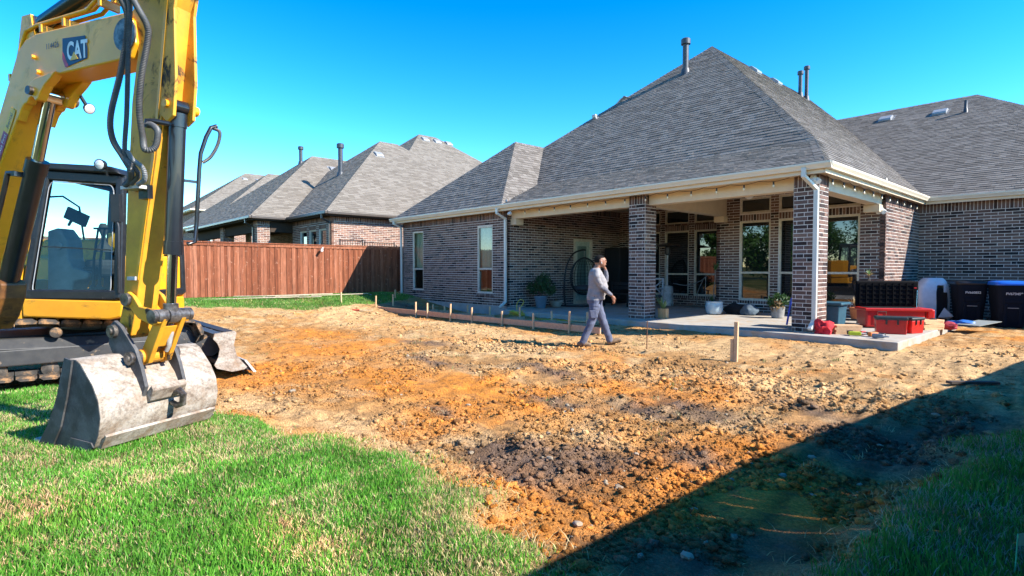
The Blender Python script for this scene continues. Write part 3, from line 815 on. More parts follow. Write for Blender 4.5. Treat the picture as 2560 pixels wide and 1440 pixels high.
# porch door on the side wall
mb=MB(); P=w2.p
def wbox(mb,P,u0,u1,z0,z1,n0,n1):
    mb.add([P(u0,z0,n0),P(u1,z0,n0),P(u1,z1,n0),P(u0,z1,n0),P(u0,z0,n1),P(u1,z0,n1),P(u1,z1,n1),P(u0,z1,n1)],[(0,1,2,3),(7,6,5,4),(0,4,5,1),(1,5,6,2),(2,6,7,3),(3,7,4,0)])
for (a,b,c,d) in ((3.21,3.36,.03,2.21),(3.86,4.01,.03,2.21),(3.36,3.86,2.05,2.21),(3.36,3.86,.03,.3)): wbox(mb,P,a,b,c,d,-.07,-.045)
dr=mb.build('door',M['white'],H); mb=MB(); wbox(mb,P,3.36,3.86,.3,2.05,-.06,-.055); mb.build('door_glass',pm('frosted_glass',(.30,.36,.37),.12,0,(.2,.26,.27),2),dr)
mb=MB(); mb.lathe([(.03,0),(.03,.02),(.012,.03),(.026,.05),(.026,.075),(0.005,.08)],P(3.93,1.02,-.045),12,(1,0,0)); mb.build('door_handle',M['dark_metal'],dr,30)
# ---------------- roof
Ze=3.215; Xe=-3.76; Ye=11.19; XL=-19.44; mR=.93
A=Vector((-10.64,19.73,9.615)); YB=13.6; ZB=Ze+.39*(YB-Ye); mF=(A.z-ZB)/(A.y-YB); mL=(A.z-Ze)/(A.x-XL)
Kx=Xe-(ZB-Ze)/mR; LBx=XL+(ZB-Ze)/mL
mW=.935; 
Pz=6.03; Px=XL+(Pz-Ze)/mL; Py=Ye+(Pz-Ze)/mW; mT=1.06
E0=Px+(Pz-Ze)/mT; VBx=Px+(Pz-ZB)/mT; Ry=YB+(Pz-ZB)/mF
SH=M['shingle']
shingles([(LBx,YB,ZB),(Kx,YB,ZB),A],H,SH,slab='roof_plane')
shingles([(E0-.05,Ye-.03,Ze-.01),(Xe,Ye-.03,Ze-.01),(Kx,YB,ZB),(VBx,YB,ZB)],H,SH,slab='roof_plane')
shingles([(XL,Ye-.03,Ze-.02),(E0,Ye-.03,Ze-.02),(Px,Py,Pz)],H,SH,slab='roof_plane')
shingles([(E0,Ye,Ze),(VBx,YB,ZB),(Px,Ry,Pz),(Px,Py,Pz)],H,SH,slab='roof_plane')
# right wing
Yw=18.80; V2=Vector((-8.67,27.05,Ze+mR*(Xe+8.67))); m2=(V2.z-Ze)/(V2.y-Yw); WX=-3.9; Wr=Vector((WX,V2.y,V2.z))
shingles([(Xe,Ye,Ze),(Xe,Yw,Ze),V2,(A.x,A.y+ (9.2),A.z),A,(Kx,YB,ZB)],H,SH,slab='roof_plane')
XR=WX+(V2.z-Ze)/.75
shingles([(Xe,Yw-.03,Ze-.01),(XR,Yw-.03,Ze-.01),Wr,V2],H,SH,slab='roof_plane',indiv=300)
# unseen planes
mb=MB(); mb.add([(XL,Ye,Ze),(Px,Py,Pz),(Px,Ry,Pz),A,(A.x,A.y+9.2,A.z),(XL,30,Ze)],[(0,5,4,3,2,1)])
mb.add([(XR,Yw,Ze),Wr,(WX,27.1,V2.z),(XR,33,Ze)],[(0,3,2,1)]); mb.add([V2,Wr,(XR,33,Ze),(-14,33,Ze)],[(0,1,2,3)]); mb.add([(A.x,A.y+9.2,A.z),V2,(-5,33,Ze),(XL,33,Ze)],[(0,1,2,3)])
mb.build('rear_roof',SH,H,fixn=False)
nR=(mR,0,1); nF=(0,-mF,1); nLo=(0,-.39,1); nLf=(-mL,0,1); nW=(0,-mW,1); nT=(mT,0,1); n2=(0,-m2,1)
hip_cap((Kx,YB,ZB),A,nF,nR,H,SH); hip_cap((Xe,Ye,Ze),(Kx,YB,ZB),nLo,nR,H,SH)
hip_cap((LBx,YB,ZB),A,nF,nLf,H,SH); hip_cap((XL,Ye,Ze),(Px,Py,Pz),nW,nLf,H,SH); hip_cap((E0,Ye,Ze),(Px,Py,Pz),nW,nT,H,SH)
hip_cap((Px,Py,Pz),(Px,Ry,Pz),nLf,nT,H,SH); hip_cap(A,(A.x,A.y+9.2,A.z),nLf,nR,H,SH)
hip_cap(V2,Wr,n2,(0,.7,1),H,SH); hip_cap((XR,Yw,Ze),Wr,n2,(.75,0,1),H,SH)
# roof vents: tilted box vents and pipes
def box_vent(c,n,down,parent,mat='vent',w=.42,l=.46,hh=.11):
    n=Vector(n).normalized(); d=Vector(down); d=(d-n*d.dot(n)).normalized(); s=n.cross(d); c=Vector(c); mb=MB()
    pr=[(-l/2,0),(l/2,0),(l/2,hh*.55),(l/2-.04,hh),(-l/2+.1,hh),(-l/2,hh*.3)]
    mb.prism(pr,lambda a,b,t:c+d*a+n*b+s*t,-w/2,w/2); mb.prism([(-l/2-.1,-.002),(l/2+.02,-.002),(l/2+.02,.012),(-l/2-.1,.012)],lambda a,b,t:c+d*a+n*b+s*t,-w/2-.08,w/2+.08)
    return mb.build('roof_vent',M[mat],parent,bevel=.02)
def pipe_vent(base,h,r,parent,cap=True,mat='pipe'):
    b=Vector(base); mb=MB(); mb.lathe([(r*2.0,-.25),(r*1.25,.12),(r,.14),(r,h)],b,14)
    if cap: mb.lathe([(r*.6,h-.02),(r*1.55,h),(r*1.55,h+r*1.6),(r*1.2,h+r*1.9),(r*.3,h+r*2.0)],b,14)
    return mb.build('vent_pipe',M[mat],parent,35)
def onR(x,y): return (x,y,Ze+mR*(Xe-x))
def onF(x,y): return (x,y,ZB+mF*(y-YB))
def on2(x,y): return (x,y,Ze+m2*(y-Yw))
def onL(x,y): return (x,y,Ze+mL*(x-XL))
for y in (19.2,17.9,16.9): box_vent(onL(A.x-1.1-(19.5-y)*.6,y+.9),nLf,(-1,0,0),H)
for y in (22.3,24.3): box_vent(onR(A.x+.45,y),nR,(1,0,0),H)
box_vent(on2(-6.55,26.0),n2,(0,-1,0),H); box_vent(on2(-4.75,25.7),n2,(0,-1,0),H); box_vent((2.0,27,7.0),(.75,0,1),(1,0,0),H)
pipe_vent(on2(-3.95,25.3),.42,.05,H,False)
pipe_vent(onF(-10.95,18.4),1.0,.11,H); pipe_vent(onR(-10.2,27.0),.95,.085,H); pipe_vent(onR(-10.15,27.6),1.35,.085,H)
box_vent(onF(-13.9,16.9),nF,(0,-1,0),H,w=.16,l=.2,hh=.16)
# wall fittings
def flood(c,n,par=H):
    c=Vector(c);n=Vector(n); mb=MB(); mb.lathe([(.055,0),(.055,.02)],c,14,n)
    for s in (-1,1):
        d=(n+Vector((s*.5*abs(n.y),s*.5*abs(n.x),-.55))).normalized(); mb.lathe([(.015,.0),(.02,.05),(.05,.08),(.06,.15),(.055,.16)],c+n*.02,14,d)
    return mb.build('flood_light',M['white'],par,35)
flood((-12.6,11.3,3.045),(0,-.5,-.8)); flood((-4.03,15.79,2.7),(.2,-1,-.2)); flood((-4.05,11.42,3.0),(.6,-.7,-.4))
# ================================================================== neighbouring houses
def hip_block(par,x0,x1,y0,y1,ze,m,mat,faces='fr',ridge=None,sh=True,gut='gutter_dark',mx=None,expo=.16):
    """hip roof over x0..x1, y0..y1; ridge along Y with apex over the front; front (−Y) and right (+X) planes shingled"""
    mx=mx or m
    xm=(x0+x1)/2; zr=ze+mx*(x1-x0)/2; run=(zr-ze)/m
    ya=y0+run; yb=max(y1-run,ya+.05)
    A0=(xm,ya,zr);A1=(xm,yb,zr)
    fn=lambda poly: shingles(poly,par,mat,expo=expo,slab='roof_plane',wmin=.2,wmax=.42)
    fl=lambda poly: MB().add(poly,[tuple(range(len(poly)))]).build('roof_plane',mat,par,fixn=False)
    (fn if sh else fl)([(x0,y0,ze),(x1,y0,ze),A0]); (fn if sh else fl)([(x1,y0,ze),(x1,y1,ze),A1,A0])
    fl([(x1,y1,ze),(x0,y1,ze),A1]); fl([(x0,y1,ze),(x0,y0,ze),A0,A1])
    nF=(0,-m,1); nR=(mx,0,1)
    hip_cap((x1,y0,ze),A0,nF,nR,par,mat); hip_cap((x0,y0,ze),A0,nF,(-mx,0,1),par,mat); hip_cap(A0,A1,(-mx,0,1),nR,par,mat); hip_cap((x1,y1,ze),A1,(0,m,1),nR,par,mat)
    # gutters, fascia, soffit
    g=MB(); g.box(x0,x1+.12,y0-.12,y0,ze-.14,ze-.01); g.box(x1,x1+.12,y0+.001,y1,ze-.141,ze-.012); g.build('gutter',M[gut],par,bevel=.02)
    s=MB(); s.box(x0,x1,y0,y1,ze-.2,ze-.17); s.box(x0,x1,y0+.002,y0+.03,ze-.17,ze-.0); s.box(x1-.03,x1-.002,y0+.031,y1,ze-.169,ze-.002); s.build('soffit',M['matte_brown'] if gut=='gutter_dark' else M['trim'],par)
    return A0,A1,(lambda x:(ze+mx*(x1-x)))
NB=thing('neighbour_house','brown brick house with tan hip roofs right behind the wooden fence','house',(-27,15,.5))
zB=3.63
A0,A1,zr=hip_block(NB,-34.9,-21.85,9.5,22.6,zB,.80,M['shingle_far'],mx=.735)
Ah0,Ah1,zrh=hip_block(NB,-38.7,-21.91,11.6,28.3,zB-.012,.80,M['shingle_far'],mx=.735)
b1,w=wall_full('wall',-22.2,9.85,0,1,1,0,15,.4,zB-.17,[],soldier=.22,rnd=40,mat=M['brick_far'],order=NB)
wins=[dict(a=a,b=a+.75,c=.95,d=2.95,rail=1.9,lh=.2,glass='glass',inset=.06) for a in (.95,2.0,3.05)]
b2,w=wall_full('wall',-26.5,9.85,1,0,0,-1,4.3,.4,zB-.17,wins,soldier=.22,rnd=41,mat=M['brick_far'],order=NB)
# porch part further forward
A2,A3,zr2=hip_block(NB,-38.2,-26.15,7.87,25,zB+.01,.80,M['shingle_far'],mx=.70)
b3,w=wall_full('wall',-37.5,12.2,1,0,0,-1,11,.4,zB-.17,[dict(a=7.0,b=7.9,c=.6,d=2.7,lh=.2),dict(a=8.6,b=9.5,c=.6,d=2.7,lh=.2)],soldier=.2,rnd=42,mat=M['brick_far'],order=NB)
b4,w=wall_full('wall',-26.52,9.86,0,1,-1,0,2.3,.4,zB-.17,[],soldier=.2,rnd=43,mat=M['brick_far'],order=NB)
def plain_column(par,x0,y0,w,z0,z1,mat):
    c=MB().box(x0,x0+w,y0,y0+w,z0,z1).build('column',M['mortar'],par)
    for i,f in enumerate((Wall(x0,y0,1,0,0,-1),Wall(x0+w,y0,0,1,1,0),Wall(x0,y0+w,0,-1,-1,0))):
        put_bricks(f,brick_rects(w,z0,z1,[],.2,i),c,0,mat,random.Random(i))
plain_column(NB,-27.05,8.25,.55,.4,zB-.17,M['brick_far']); plain_column(NB,-32.6,8.25,.55,.4,zB-.17,M['brick_far'])
MB().box(-38,-26.6,8.35,8.6,2.95,zB-.21).build('beam',M['matte_brown'],NB)
MB().box(-26.75,-26.5,8.83,12.1,2.95,zB-.205).build('beam',M['matte_brown'],NB)
MB().box(-38,-26.6,8.2,12.2,.2,.42).build('porch_slab',M['concrete'],NB)
b5,w=wall_full('wall',-33.5,9.8,1,0,0,-1,.6,.4,zB-.17,[],soldier=.2,rnd=44,mat=M['brick_far'],order=NB)
downspout([(-22.15,9.42,zB-.15),(-22.15,9.42,zB-.3),(-22.25,9.78,zB-.45),(-22.25,9.78,.5)],'gutter_dark',par=NB); downspout([(-26.7,7.8,zB-.15),(-26.7,7.8,zB-.3),(-26.95,8.2,zB-.45),(-26.95,8.2,.5)],'gutter_dark',par=NB)
for y in (19.4,20.3,21.2): box_vent((Ah0[0]+.55,y,zrh(Ah0[0]+.55)),(.735,0,1),(1,0,0),NB)
box_vent((Ah0[0]-.5,19.7,zrh(Ah0[0]+.5)),(-.735,0,1),(-1,0,0),NB,mat='pipe')
box_vent((-26.9,14.6,zr(-26.9)),(.72,0,1),(1,0,0),NB); pipe_vent((-23.5,17.5,zr(-23.5)),.4,.05,NB,False)
for y in (15.6,17.0): box_vent((A0[0]-.6,y,zr(A0[0]+.6)),(-.72,0,1),(-1,0,0),NB,mat='pipe')
pipe_vent((-27.2,12.6,zB+.8*3.1),1.35,.12,NB); pipe_vent((-29.3,19.0,zr2(-29.3)),.9,.08,NB); 
box_vent((A2[0]+1.2,13.9,zr2(A2[0]+1.2)),(.7,0,1),(1,0,0),NB); box_vent((A2[0]-.6,13.7,zr2(A2[0]+.6)),(-.7,0,1),(-1,0,0),NB,mat='pipe'); pipe_vent((A2[0]-.3,12.6,zr2(A2[0]+.2)-.3),.8,.10,NB)
NC=thing('neighbour_house','distant brick house with tan hip roof and two narrow windows beyond the porch','house',(-47,17,1.3))
zC=4.42
C0,C1,zr3=hip_block(NC,-53.5,-41,9.7,26,zC,.78,M['shingle_far'],mx=.74,gut='gutter')
b,w=wall_full('wall',-41.35,10.05,0,1,1,0,12,1.0,zC-.17,[],soldier=.2,rnd=50,mat=M['brick_far'],order=NC)
b,w=wall_full('wall',-50,10.05,1,0,0,-1,8.65,1.0,zC-.17,[dict(a=4.4,b=5.3,c=1.6,d=3.6,rail=2.6,frame='white'),dict(a=7.2,b=8.0,c=1.6,d=3.6,rail=2.6,frame='white')],soldier=.2,rnd=51,mat=M['brick_far'],order=NC)
downspout([(-41.2,9.6,zC-.1),(-41.2,9.6,zC-.4),(-41.4,9.95,zC-.6),(-41.4,9.95,1.0)],'downspout',par=NC)
box_vent((C0[0]+.8,18.2,zr3(C0[0]+.8)),(.74,0,1),(1,0,0),NC,mat='pipe'); box_vent((C0[0]-.5,16.2,zr3(C0[0]+.5)),(-.74,0,1),(-1,0,0),NC,mat='pipe')
ND=thing('neighbour_house','farthest brick house whose pale pointed roof shows beside the digging arm','house',(-66,18,2.5))
zD=7.0
D0,D1,zr4=hip_block(ND,-74,-59.6,12.6,30,zD,.72,M['shingle_far'],mx=.70,gut='gutter')
b,w=wall_full('wall',-60,13,0,1,1,0,14,1.6,zD-.17,[],soldier=.2,rnd=60,mat=M['brick_far'],order=ND)
b,w=wall_full('wall',-72,13,1,0,0,-1,12,1.6,zD-.17,[],soldier=.2,rnd=61,mat=M['brick_far'],order=ND)
for y in (19.2,20.6): box_vent((D0[0]+1.2,y,zr4(D0[0]+1.2)),(.7,0,1),(1,0,0),ND)
pipe_vent((-61,17.5,zr4(-61)),.5,.06,ND,False)
# black iron railing on the neighbour's side
RL=thing('iron_railing','low black iron railing against the neighbouring brick wall behind the fence','railing',(-21.4,11,.9))
for y0,y1,z in ((9.9,10.9,2.42),(11.0,12.4,2.35),(12.5,13.6,2.22)):
    mb=MB(); mb.beam((-21.5,y0,z),(-21.5,y1,z),.04,.03); mb.beam((-21.5,y0,z-.75),(-21.5,y1,z-.75),.03,.025); mb.build('rail',M['iron'],RL)
    n=int((y1-y0)/.11)
    for i in range(n+1):
        y=y0+(y1-y0)*i/n; r=.02 if i in(0,n) else .008
        mb=MB(); mb.box(-21.5-r,-21.5+r,y-r,y+r,z-.9 if r>.01 else z-.75,z+(.06 if r>.01 else 0)); mb.build('post' if r>.01 else 'baluster',M['iron'],RL)

# ================================================================== wooden fences
def picket_mesh(h,w,t):
    mb=MB(); c=.0
    mb.box(-t/2,t/2,0,w,0,h); me=bpy.data.meshes.new('picket'); me.from_pydata(mb.v,[],mb.f); me.materials.append(M['fence']); return me
def fence(name,label,x,y0,y1,h,zf,side,seed,gapped=False,xo=lambda y:0):
    F=thing(name,label,'fence',(x,(y0+y1)/2,0)); org=F.location
    rnd=random.Random(seed); me=picket_mesh(h,1,.016); y=y0; k=0
    while y<y1:
        w=rnd.uniform(.128,.142) if gapped else rnd.uniform(.088,.108); z=zf(y)+rnd.uniform(-.006,.01)
        if gapped:
            over=-rnd.uniform(.008,.012) if (k%2==0 and 3.3<y<5.0) else .004
        else: over=.006
        o=bpy.data.objects.new('picket',me); COL.objects.link(o); o.parent=F
        lift=.016*side if (k%2 and not gapped) else 0
        o.location=(xo(y)+x+lift+rnd.uniform(-.002,.002)-org.x,y-org.y,z); o.scale=(1,w+over,1+rnd.uniform(-.003,.003)); o.rotation_euler=(rnd.uniform(-.004,.004),0,rnd.uniform(-.01,.01))
        y+=w; k+=1
    # cap board, trim board, rails, posts
    n=max(2,int((y1-y0)/2.44)); ys=[y0+(y1-y0)*i/n for i in range(n+1)]
    for a,b in zip(ys[:-1],ys[1:]):
        za,zb=zf(a)+h,zf(b)+h
        mb=MB(); mb.beam((x+xo(a),a+.002,za+.03),(x+xo(b),b-.002,zb+.03),.14,.038); mb.build('cap_board',M['fence'],F)
        mb=MB(); mb.beam((x+xo(a)+.036*side,a+.002,za-.045),(x+xo(b)+.036*side,b-.002,zb-.045),.02,.09); mb.build('trim_board',M['fence'],F)
        for q in (.35,h*.5,h-.25):
            mb=MB(); mb.beam((x+xo(a)-.035*side,a,zf(a)+q),(x+xo(b)-.035*side,b,zf(b)+q),.04,.085); mb.build('rail',M['fence'],F)
    for yy in ys:
        x_=x+xo(yy); mb=MB(); mb.box(x_-.12*side-.03,x_-.12*side+.03,yy-.03,yy+.03,zf(yy)-.3,zf(yy)+h-.05); mb.build('post',M['vent'],F)
    return F
fence('wooden_fence','reddish brown cedar board fence with cap rail beyond the far grass',-20.25,-4,20,1.80,lambda y:.30+.02*max(0,y-10)*.3,1,3)
fence('wooden_fence','cedar board fence at the photographer\'s right that throws the long shadow',.78,-2.5,21.5,1.86,lambda y:-.06,-1,4,True,lambda y:.125*max(0,y-6.0))
# light fitting clipped to the fence cap
CM=thing('fence_camera','small white security camera hanging from the fence cap rail','camera',(-20.16,8.6,2.0))
mb=MB(); mb.cyl((-20.15,8.6,2.06),(-20.15,8.6,1.98),.02,10); mb.build('bracket',M['white'],CM)
mb=MB(); mb.cyl((-20.14,8.55,1.96),(-19.98,8.5,1.92),.045,14); mb.build('camera_body',M['white'],CM,40)

# ================================================================== trees
def leaf_mat(name,c1,c2):
    m,nt,b=nodes(name); g=N(nt,'ShaderNodeNewGeometry'); r=ramp(nt,g.outputs['Random Per Island'],[(0,c1),(1,c2)])
    nt.links.new(r.outputs[0],b.inputs['Base Color']); b.inputs['Roughness'].default_value=.5
    tr=N(nt,'ShaderNodeBsdfTranslucent'); nt.links.new(r.outputs[0],tr.inputs['Color']); mx=N(nt,'ShaderNodeMixShader'); mx.inputs[0].default_value=.35
    out=[n for n in nt.nodes if n.type=='OUTPUT_MATERIAL'][0]; nt.links.new(b.outputs[0],mx.inputs[1]); nt.links.new(tr.outputs[0],mx.inputs[2]); nt.links.new(mx.outputs[0],out.inputs['Surface']); return m
M['leaf']=leaf_mat('tree_leaf',(.04,.12,.015),(.12,.26,.04)); M['bark']=pm('bark',(.16,.12,.09),.95,0,(.08,.06,.045),9,.4,.6,.6)
M['plant']=leaf_mat('plant_leaf',(.018,.05,.015),(.05,.12,.03)); M['plant_dry']=leaf_mat('dry_leaf',(.22,.13,.06),(.42,.30,.14)); M['plant_light']=leaf_mat('pale_leaf',(.10,.18,.06),(.22,.34,.13))
def leaf_cloud(n,centers,radii,size,rg,flat=1.0):
    ci=rg.integers(0,len(centers),n); d=rg.normal(size=(n,3)); d/=np.linalg.norm(d,axis=1)[:,None]; r=rg.random(n)**.45
    p=np.array(centers)[ci]+d*(r*np.array(radii)[ci])[:,None]*np.array((1,1,flat))
    a=rg.normal(size=(n,3)); a/=np.linalg.norm(a,axis=1)[:,None]; b=np.cross(a,rg.normal(size=(n,3))); b/=np.linalg.norm(b,axis=1)[:,None]
    s=size*rg.uniform(.6,1.4,(n,1)); v=np.stack([p-a*s,p+b*s*.45,p+a*s,p-b*s*.45],1)
    return v.reshape(-1,3)
def tree(label,x,y,z,h,rad,n,seed,group=None,size=.11):
    T=thing('broadleaf_tree',label,'tree',(x,y,z),group); rg=np.random.default_rng(seed); rnd=random.Random(seed)
    mb=MB(); mb.tube([(x,y,z-.1),(x+.05,y,z+h*.25),(x-.04,y+.06,z+h*.55),(x,y,z+h*.85)],[h*.026,h*.02,h*.014,.02],9)
    cs=[];rs=[]
    for i in range(16):
        an=rnd.uniform(0,6.28); rr=rad*rnd.uniform(.25,.85); zz=z+h*rnd.uniform(.38,.92); k=1-.45*abs((zz-z)/h-.55)*2
        c=(x+math.cos(an)*rr*k,y+math.sin(an)*rr*k,zz); cs.append(c); rs.append(rad*rnd.uniform(.24,.42))
        b=(x,y,z+h*rnd.uniform(.25,.5)); mb.tube([b,((b[0]+c[0])/2,(b[1]+c[1])/2,(b[2]+c[2])/2+.1),c],[h*.010,h*.007,.012],6)
    mb.build('trunk',M['bark'],T,50)
    v=leaf_cloud(n,cs,rs,size,rg); m=len(v)//4
    o=mesh_np('crown',v-np.array((x,y,z)),np.arange(m*4),np.full(m,4),M['leaf'],T)
    return T
tree('small green tree glimpsed through the digger cab, far behind the yard',-36.5,-.6,.8,3.9,1.7,4200,1)
tree('round green tree beyond the rear lawn behind the viewer',-20,-19,-.1,8,3.6,6000,2,'trees behind the viewer')
tree('tall green tree at the left of those behind the viewer',-27,-16,0,9,3.8,6000,3,'trees behind the viewer')
for _i,(_x,_y,_h,_r,_l) in enumerate(((-23,-12.5,5.2,3.0,'bushy green tree nearest the far fence behind the viewer'),(-18.5,-12,4.6,2.8,'bushy green tree beside the rear lawn behind the viewer'),(-11,-14.5,5.0,3.0,'bushy green tree at the rear corner behind the viewer'),(-30,-11,6.0,3.2,'bushy green tree in the next yard behind the viewer'))): tree(_l,_x,_y,-.2,_h,_r,5000,20+_i,'trees behind the viewer',.17)
tree('broad green tree at the right of those behind the viewer',-13,-22,-.1,8.5,3.9,6000,4,'trees behind the viewer')
tree('low green tree in front of those behind the viewer',-16,-15,-.1,5.5,3.0,5000,5,'trees behind the viewer')
# ================================================================== excavator
M['yellow']=pm('machine_yellow',(.80,.36,.012),.38,0,(.70,.29,.010),3,.3,.7,.03,.5,.15,None,(.22,.11,.03),.58,.75,3.0)
M['yellow_worn']=pm('worn_yellow',(.72,.33,.02),.5,0,(.50,.21,.02),4,.3,.65,.05,.4,0,None,(.04,.027,.018),.565,.63,3.6)
M['steel']=pm('worn_steel',(.55,.53,.50),.62,.25,(.36,.33,.30),5,.38,.62,.25,.4,0,30,(.15,.11,.08),.56,.68,7)
def bucket_mat():
    m,nt,b=nodes('bucket_steel'); tc=N(nt,'ShaderNodeTexCoord'); mp=N(nt,'ShaderNodeMapping'); mp.inputs['Rotation'].default_value=(0,0,-.45); mp.inputs['Scale'].default_value=(5,1.2,3); nt.links.new(tc.outputs['Object'],mp.inputs['Vector'])
    a=noise_tex(nt,2.2,10,.72,vec=mp.outputs[0],dist=.4); r=ramp(nt,a.outputs[0],[(.34,(.12,.08,.055)),(.43,(.24,.19,.145)),(.54,(.36,.315,.265)),(.72,(.46,.42,.37))])
    s=noise_tex(nt,42,5,.7); r2=ramp(nt,s.outputs[0],[(.40,(.35,.33,.31)),(.52,(1,1,1))]); c=mixc(nt,.5,r.outputs[0],r2.outputs[0],'MULTIPLY')
    g=noise_tex(nt,7,6,.7); r3=ramp(nt,g.outputs[0],[(.54,(0,0,0)),(.68,(.9,.9,.9))]); c=mixc(nt,r3.outputs[0],c,(.25,.17,.11))
    nt.links.new(c,b.inputs['Base Color']); b.inputs['Roughness'].default_value=.65; b.inputs['Metallic'].default_value=.1; bump(nt,b,s.outputs[0],.25,.01); return m
M['bucket_steel']=bucket_mat()
M['bucket_dark_shade']=pm('dark_steel_and_shade',(.12,.12,.125),.65,.2,(.05,.05,.052),6,.4,.65,.25,.4,0,40,(.28,.26,.25),.60,.72,9)  # dark steel of the ears; on the side plates the tone stands in for shade
M['grease']=pm('greasy_steel',(.20,.18,.16),.4,.6,(.06,.05,.045),14,.4,.6,.2)
M['chrome']=pm('chrome_rod',(.55,.55,.55),.12,1.0,(.5,.5,.5))
M['cylinder']=pm('black_paint',(.008,.009,.011),.28,0,(.014,.014,.016),9,.4,.7,0,.5,.2)
M['hose']=pm('rubber_hose',(.045,.046,.05),.5,0,(.07,.068,.064),18)
M['hose_grey']=pm('grey_hose',(.20,.20,.20),.5,0,(.13,.13,.13),18)
M['track']=pm('muddy_track',(.08,.07,.06),.75,.2,(.04,.036,.032),8,.4,.6,.3,.3,0,None,(.34,.20,.10),.52,.64,6)
M['frame_black']=pm('dusty_black_frame',(.028,.03,.034),.5,.1,(.05,.05,.05),6,.35,.65,.1,.4,0,None,(.36,.25,.15),.60,.74,6)
M['cabin']=pm('cab_black',(.009,.010,.012),.38,0,(.018,.019,.021),10,.4,.7,0,.4,.0,None,(.16,.15,.14),.64,.74,14)
M['grey_plastic']=pm('grey_console',(.33,.35,.35),.6,0,(.25,.27,.27),5)
M['seat']=pm('seat_cloth',(.06,.062,.066),.85)
M['red']=pm('red_plastic',(.55,.012,.010),.42,0,(.45,.010,.008),8,.35,.65,.05,.5,.1,None,(.30,.10,.06),.66,.8,5)
M['navy']=pm('navy_decal',(.012,.018,.05),.4); M['decal_red']=pm('red_decal',(.55,.02,.03),.4); M['decal_yellow']=pm('yellow_decal',(.8,.42,.01),.4); M['decal_pink']=pm('maroon_decal',(.32,.01,.06),.4)
M['lens']=pm('lamp_lens',(.6,.62,.64),.08,.3,(.7,.7,.72))
M['swing_brown']=pm('greasy_brown_casting',(.22,.09,.02),.5,0,(.10,.04,.012),6,.4,.6,.1,.5,0,None,(.03,.02,.015),.55,.65,7)
EX=thing('excavator','yellow tracked excavator with its boom folded and wide bucket resting on the lawn','excavator',(-9.4,.6,-.05))
DX=Vector((.9,.436,0)).normalized(); WX_=Vector((-DX.y,DX.x,0)); MX=Vector((-5.024,.781,0))
def ar(s,z,w=0): return MX+DX*s+WX_*w+Vector((0,0,z))
arf=lambda a,b,t: ar(a,b,t)
def part(mb,name,mat,par=EX,smooth=None,bevel=0): return mb.build(name,M[mat],par,smooth,bevel)
def text_on(txt,size,place,par,mat,name,extr=.0015,bold=0):
    cu=bpy.data.curves.new('lettering','FONT'); cu.body=txt; cu.size=size; cu.extrude=0; cu.offset=bold
    o=bpy.data.objects.new('lettering_tmp',cu); COL.objects.link(o); bpy.context.view_layer.update()
    me=bpy.data.meshes.new_from_object(o.evaluated_get(bpy.context.evaluated_depsgraph_get())); bpy.data.objects.remove(o)
    mb=MB(); mb.add([place(v.co.x,v.co.y) for v in me.vertices],[tuple(p.vertices) for p in me.polygons])
    return mb.build(name,M[mat],par,fixn=False)
# ---- boom
BW=.115
SH_=-.07
bf=lambda a,b,t: ar(a+SH_,b,t)
boomp=[(.09,3.07),(.02,3.14),(-1.08,3.16),(-1.24,3.13),(-1.35,3.05),(-1.62,2.60),(-2.62,1.0),(-2.85,.86),(-2.92,.68),(-2.78,.58),(-2.55,.66),(-1.66,2.12),(-1.33,2.56),(-1.2,2.72),(-1.02,2.79),(.06,2.80),(.12,2.9)]
mb=MB(); mb.prism(boomp,bf,-BW,BW); boom=part(mb,'boom','yellow',bevel=.012)
mb=MB()
for s in (-1,1):     # welded edge plates and cylinder bracket cheeks
    mb.prism([(-1.36,2.50),(-1.30,2.62),(-1.22,2.72),(-1.08,2.79),(-.80,2.81),(-.87,2.76),(-.95,2.715),(-1.01,2.66),(-1.045,2.615),(-1.08,2.605),(-1.10,2.635),(-1.13,2.645),(-1.165,2.63),(-1.19,2.60),(-1.225,2.595),(-1.27,2.56),(-1.33,2.47)],bf,s*.07,s*(BW+.025))
part(mb,'cylinder_bracket','yellow',boom,bevel=.008)
mb=MB(); mb.cyl(ar(-1.19,2.69,-.17),ar(-1.19,2.69,.18),.035,16); mb.cyl(ar(-1.19,2.69,.15),ar(-1.19,2.69,.19),.05,16); part(mb,'pin','grease',boom,40)
mb=MB(); mb.cyl(ar(-1.19,2.97,-.11),ar(-1.19,2.97,-.14),.02,6); mb.cyl(ar(-1.13,2.84,-.11),ar(-1.13,2.84,-.14),.022,6); part(mb,'bolt','yellow',boom)
# hydraulic steel lines along the top of the boom
for k,(w,dz) in enumerate(((-.08,.035),(-.03,.06),(.03,.05))):
    mb=MB(); mb.tube([ar(-1.75,2.45+dz,w),ar(-1.52,2.86+dz,w),ar(-1.43,3.08+dz,w),ar(-1.36,3.19+dz,w),ar(-1.2,3.21+dz,w),ar(-.55,3.22+dz,w),ar(-.40,3.30+dz,w),ar(-.1,3.33+dz,w)],.016,8); part(mb,'steel_line','yellow',boom,50)
mb=MB()
for s,z in ((-1.5,2.86),(-1.05,3.2),(-.75,3.2),(-.3,3.28),(-.15,3.28)): part(MB().obox(ar(s+SH_,z,-.03),DX*.014,WX_*.075,Vector((0,0,.03))),'line_clamp','yellow',boom)
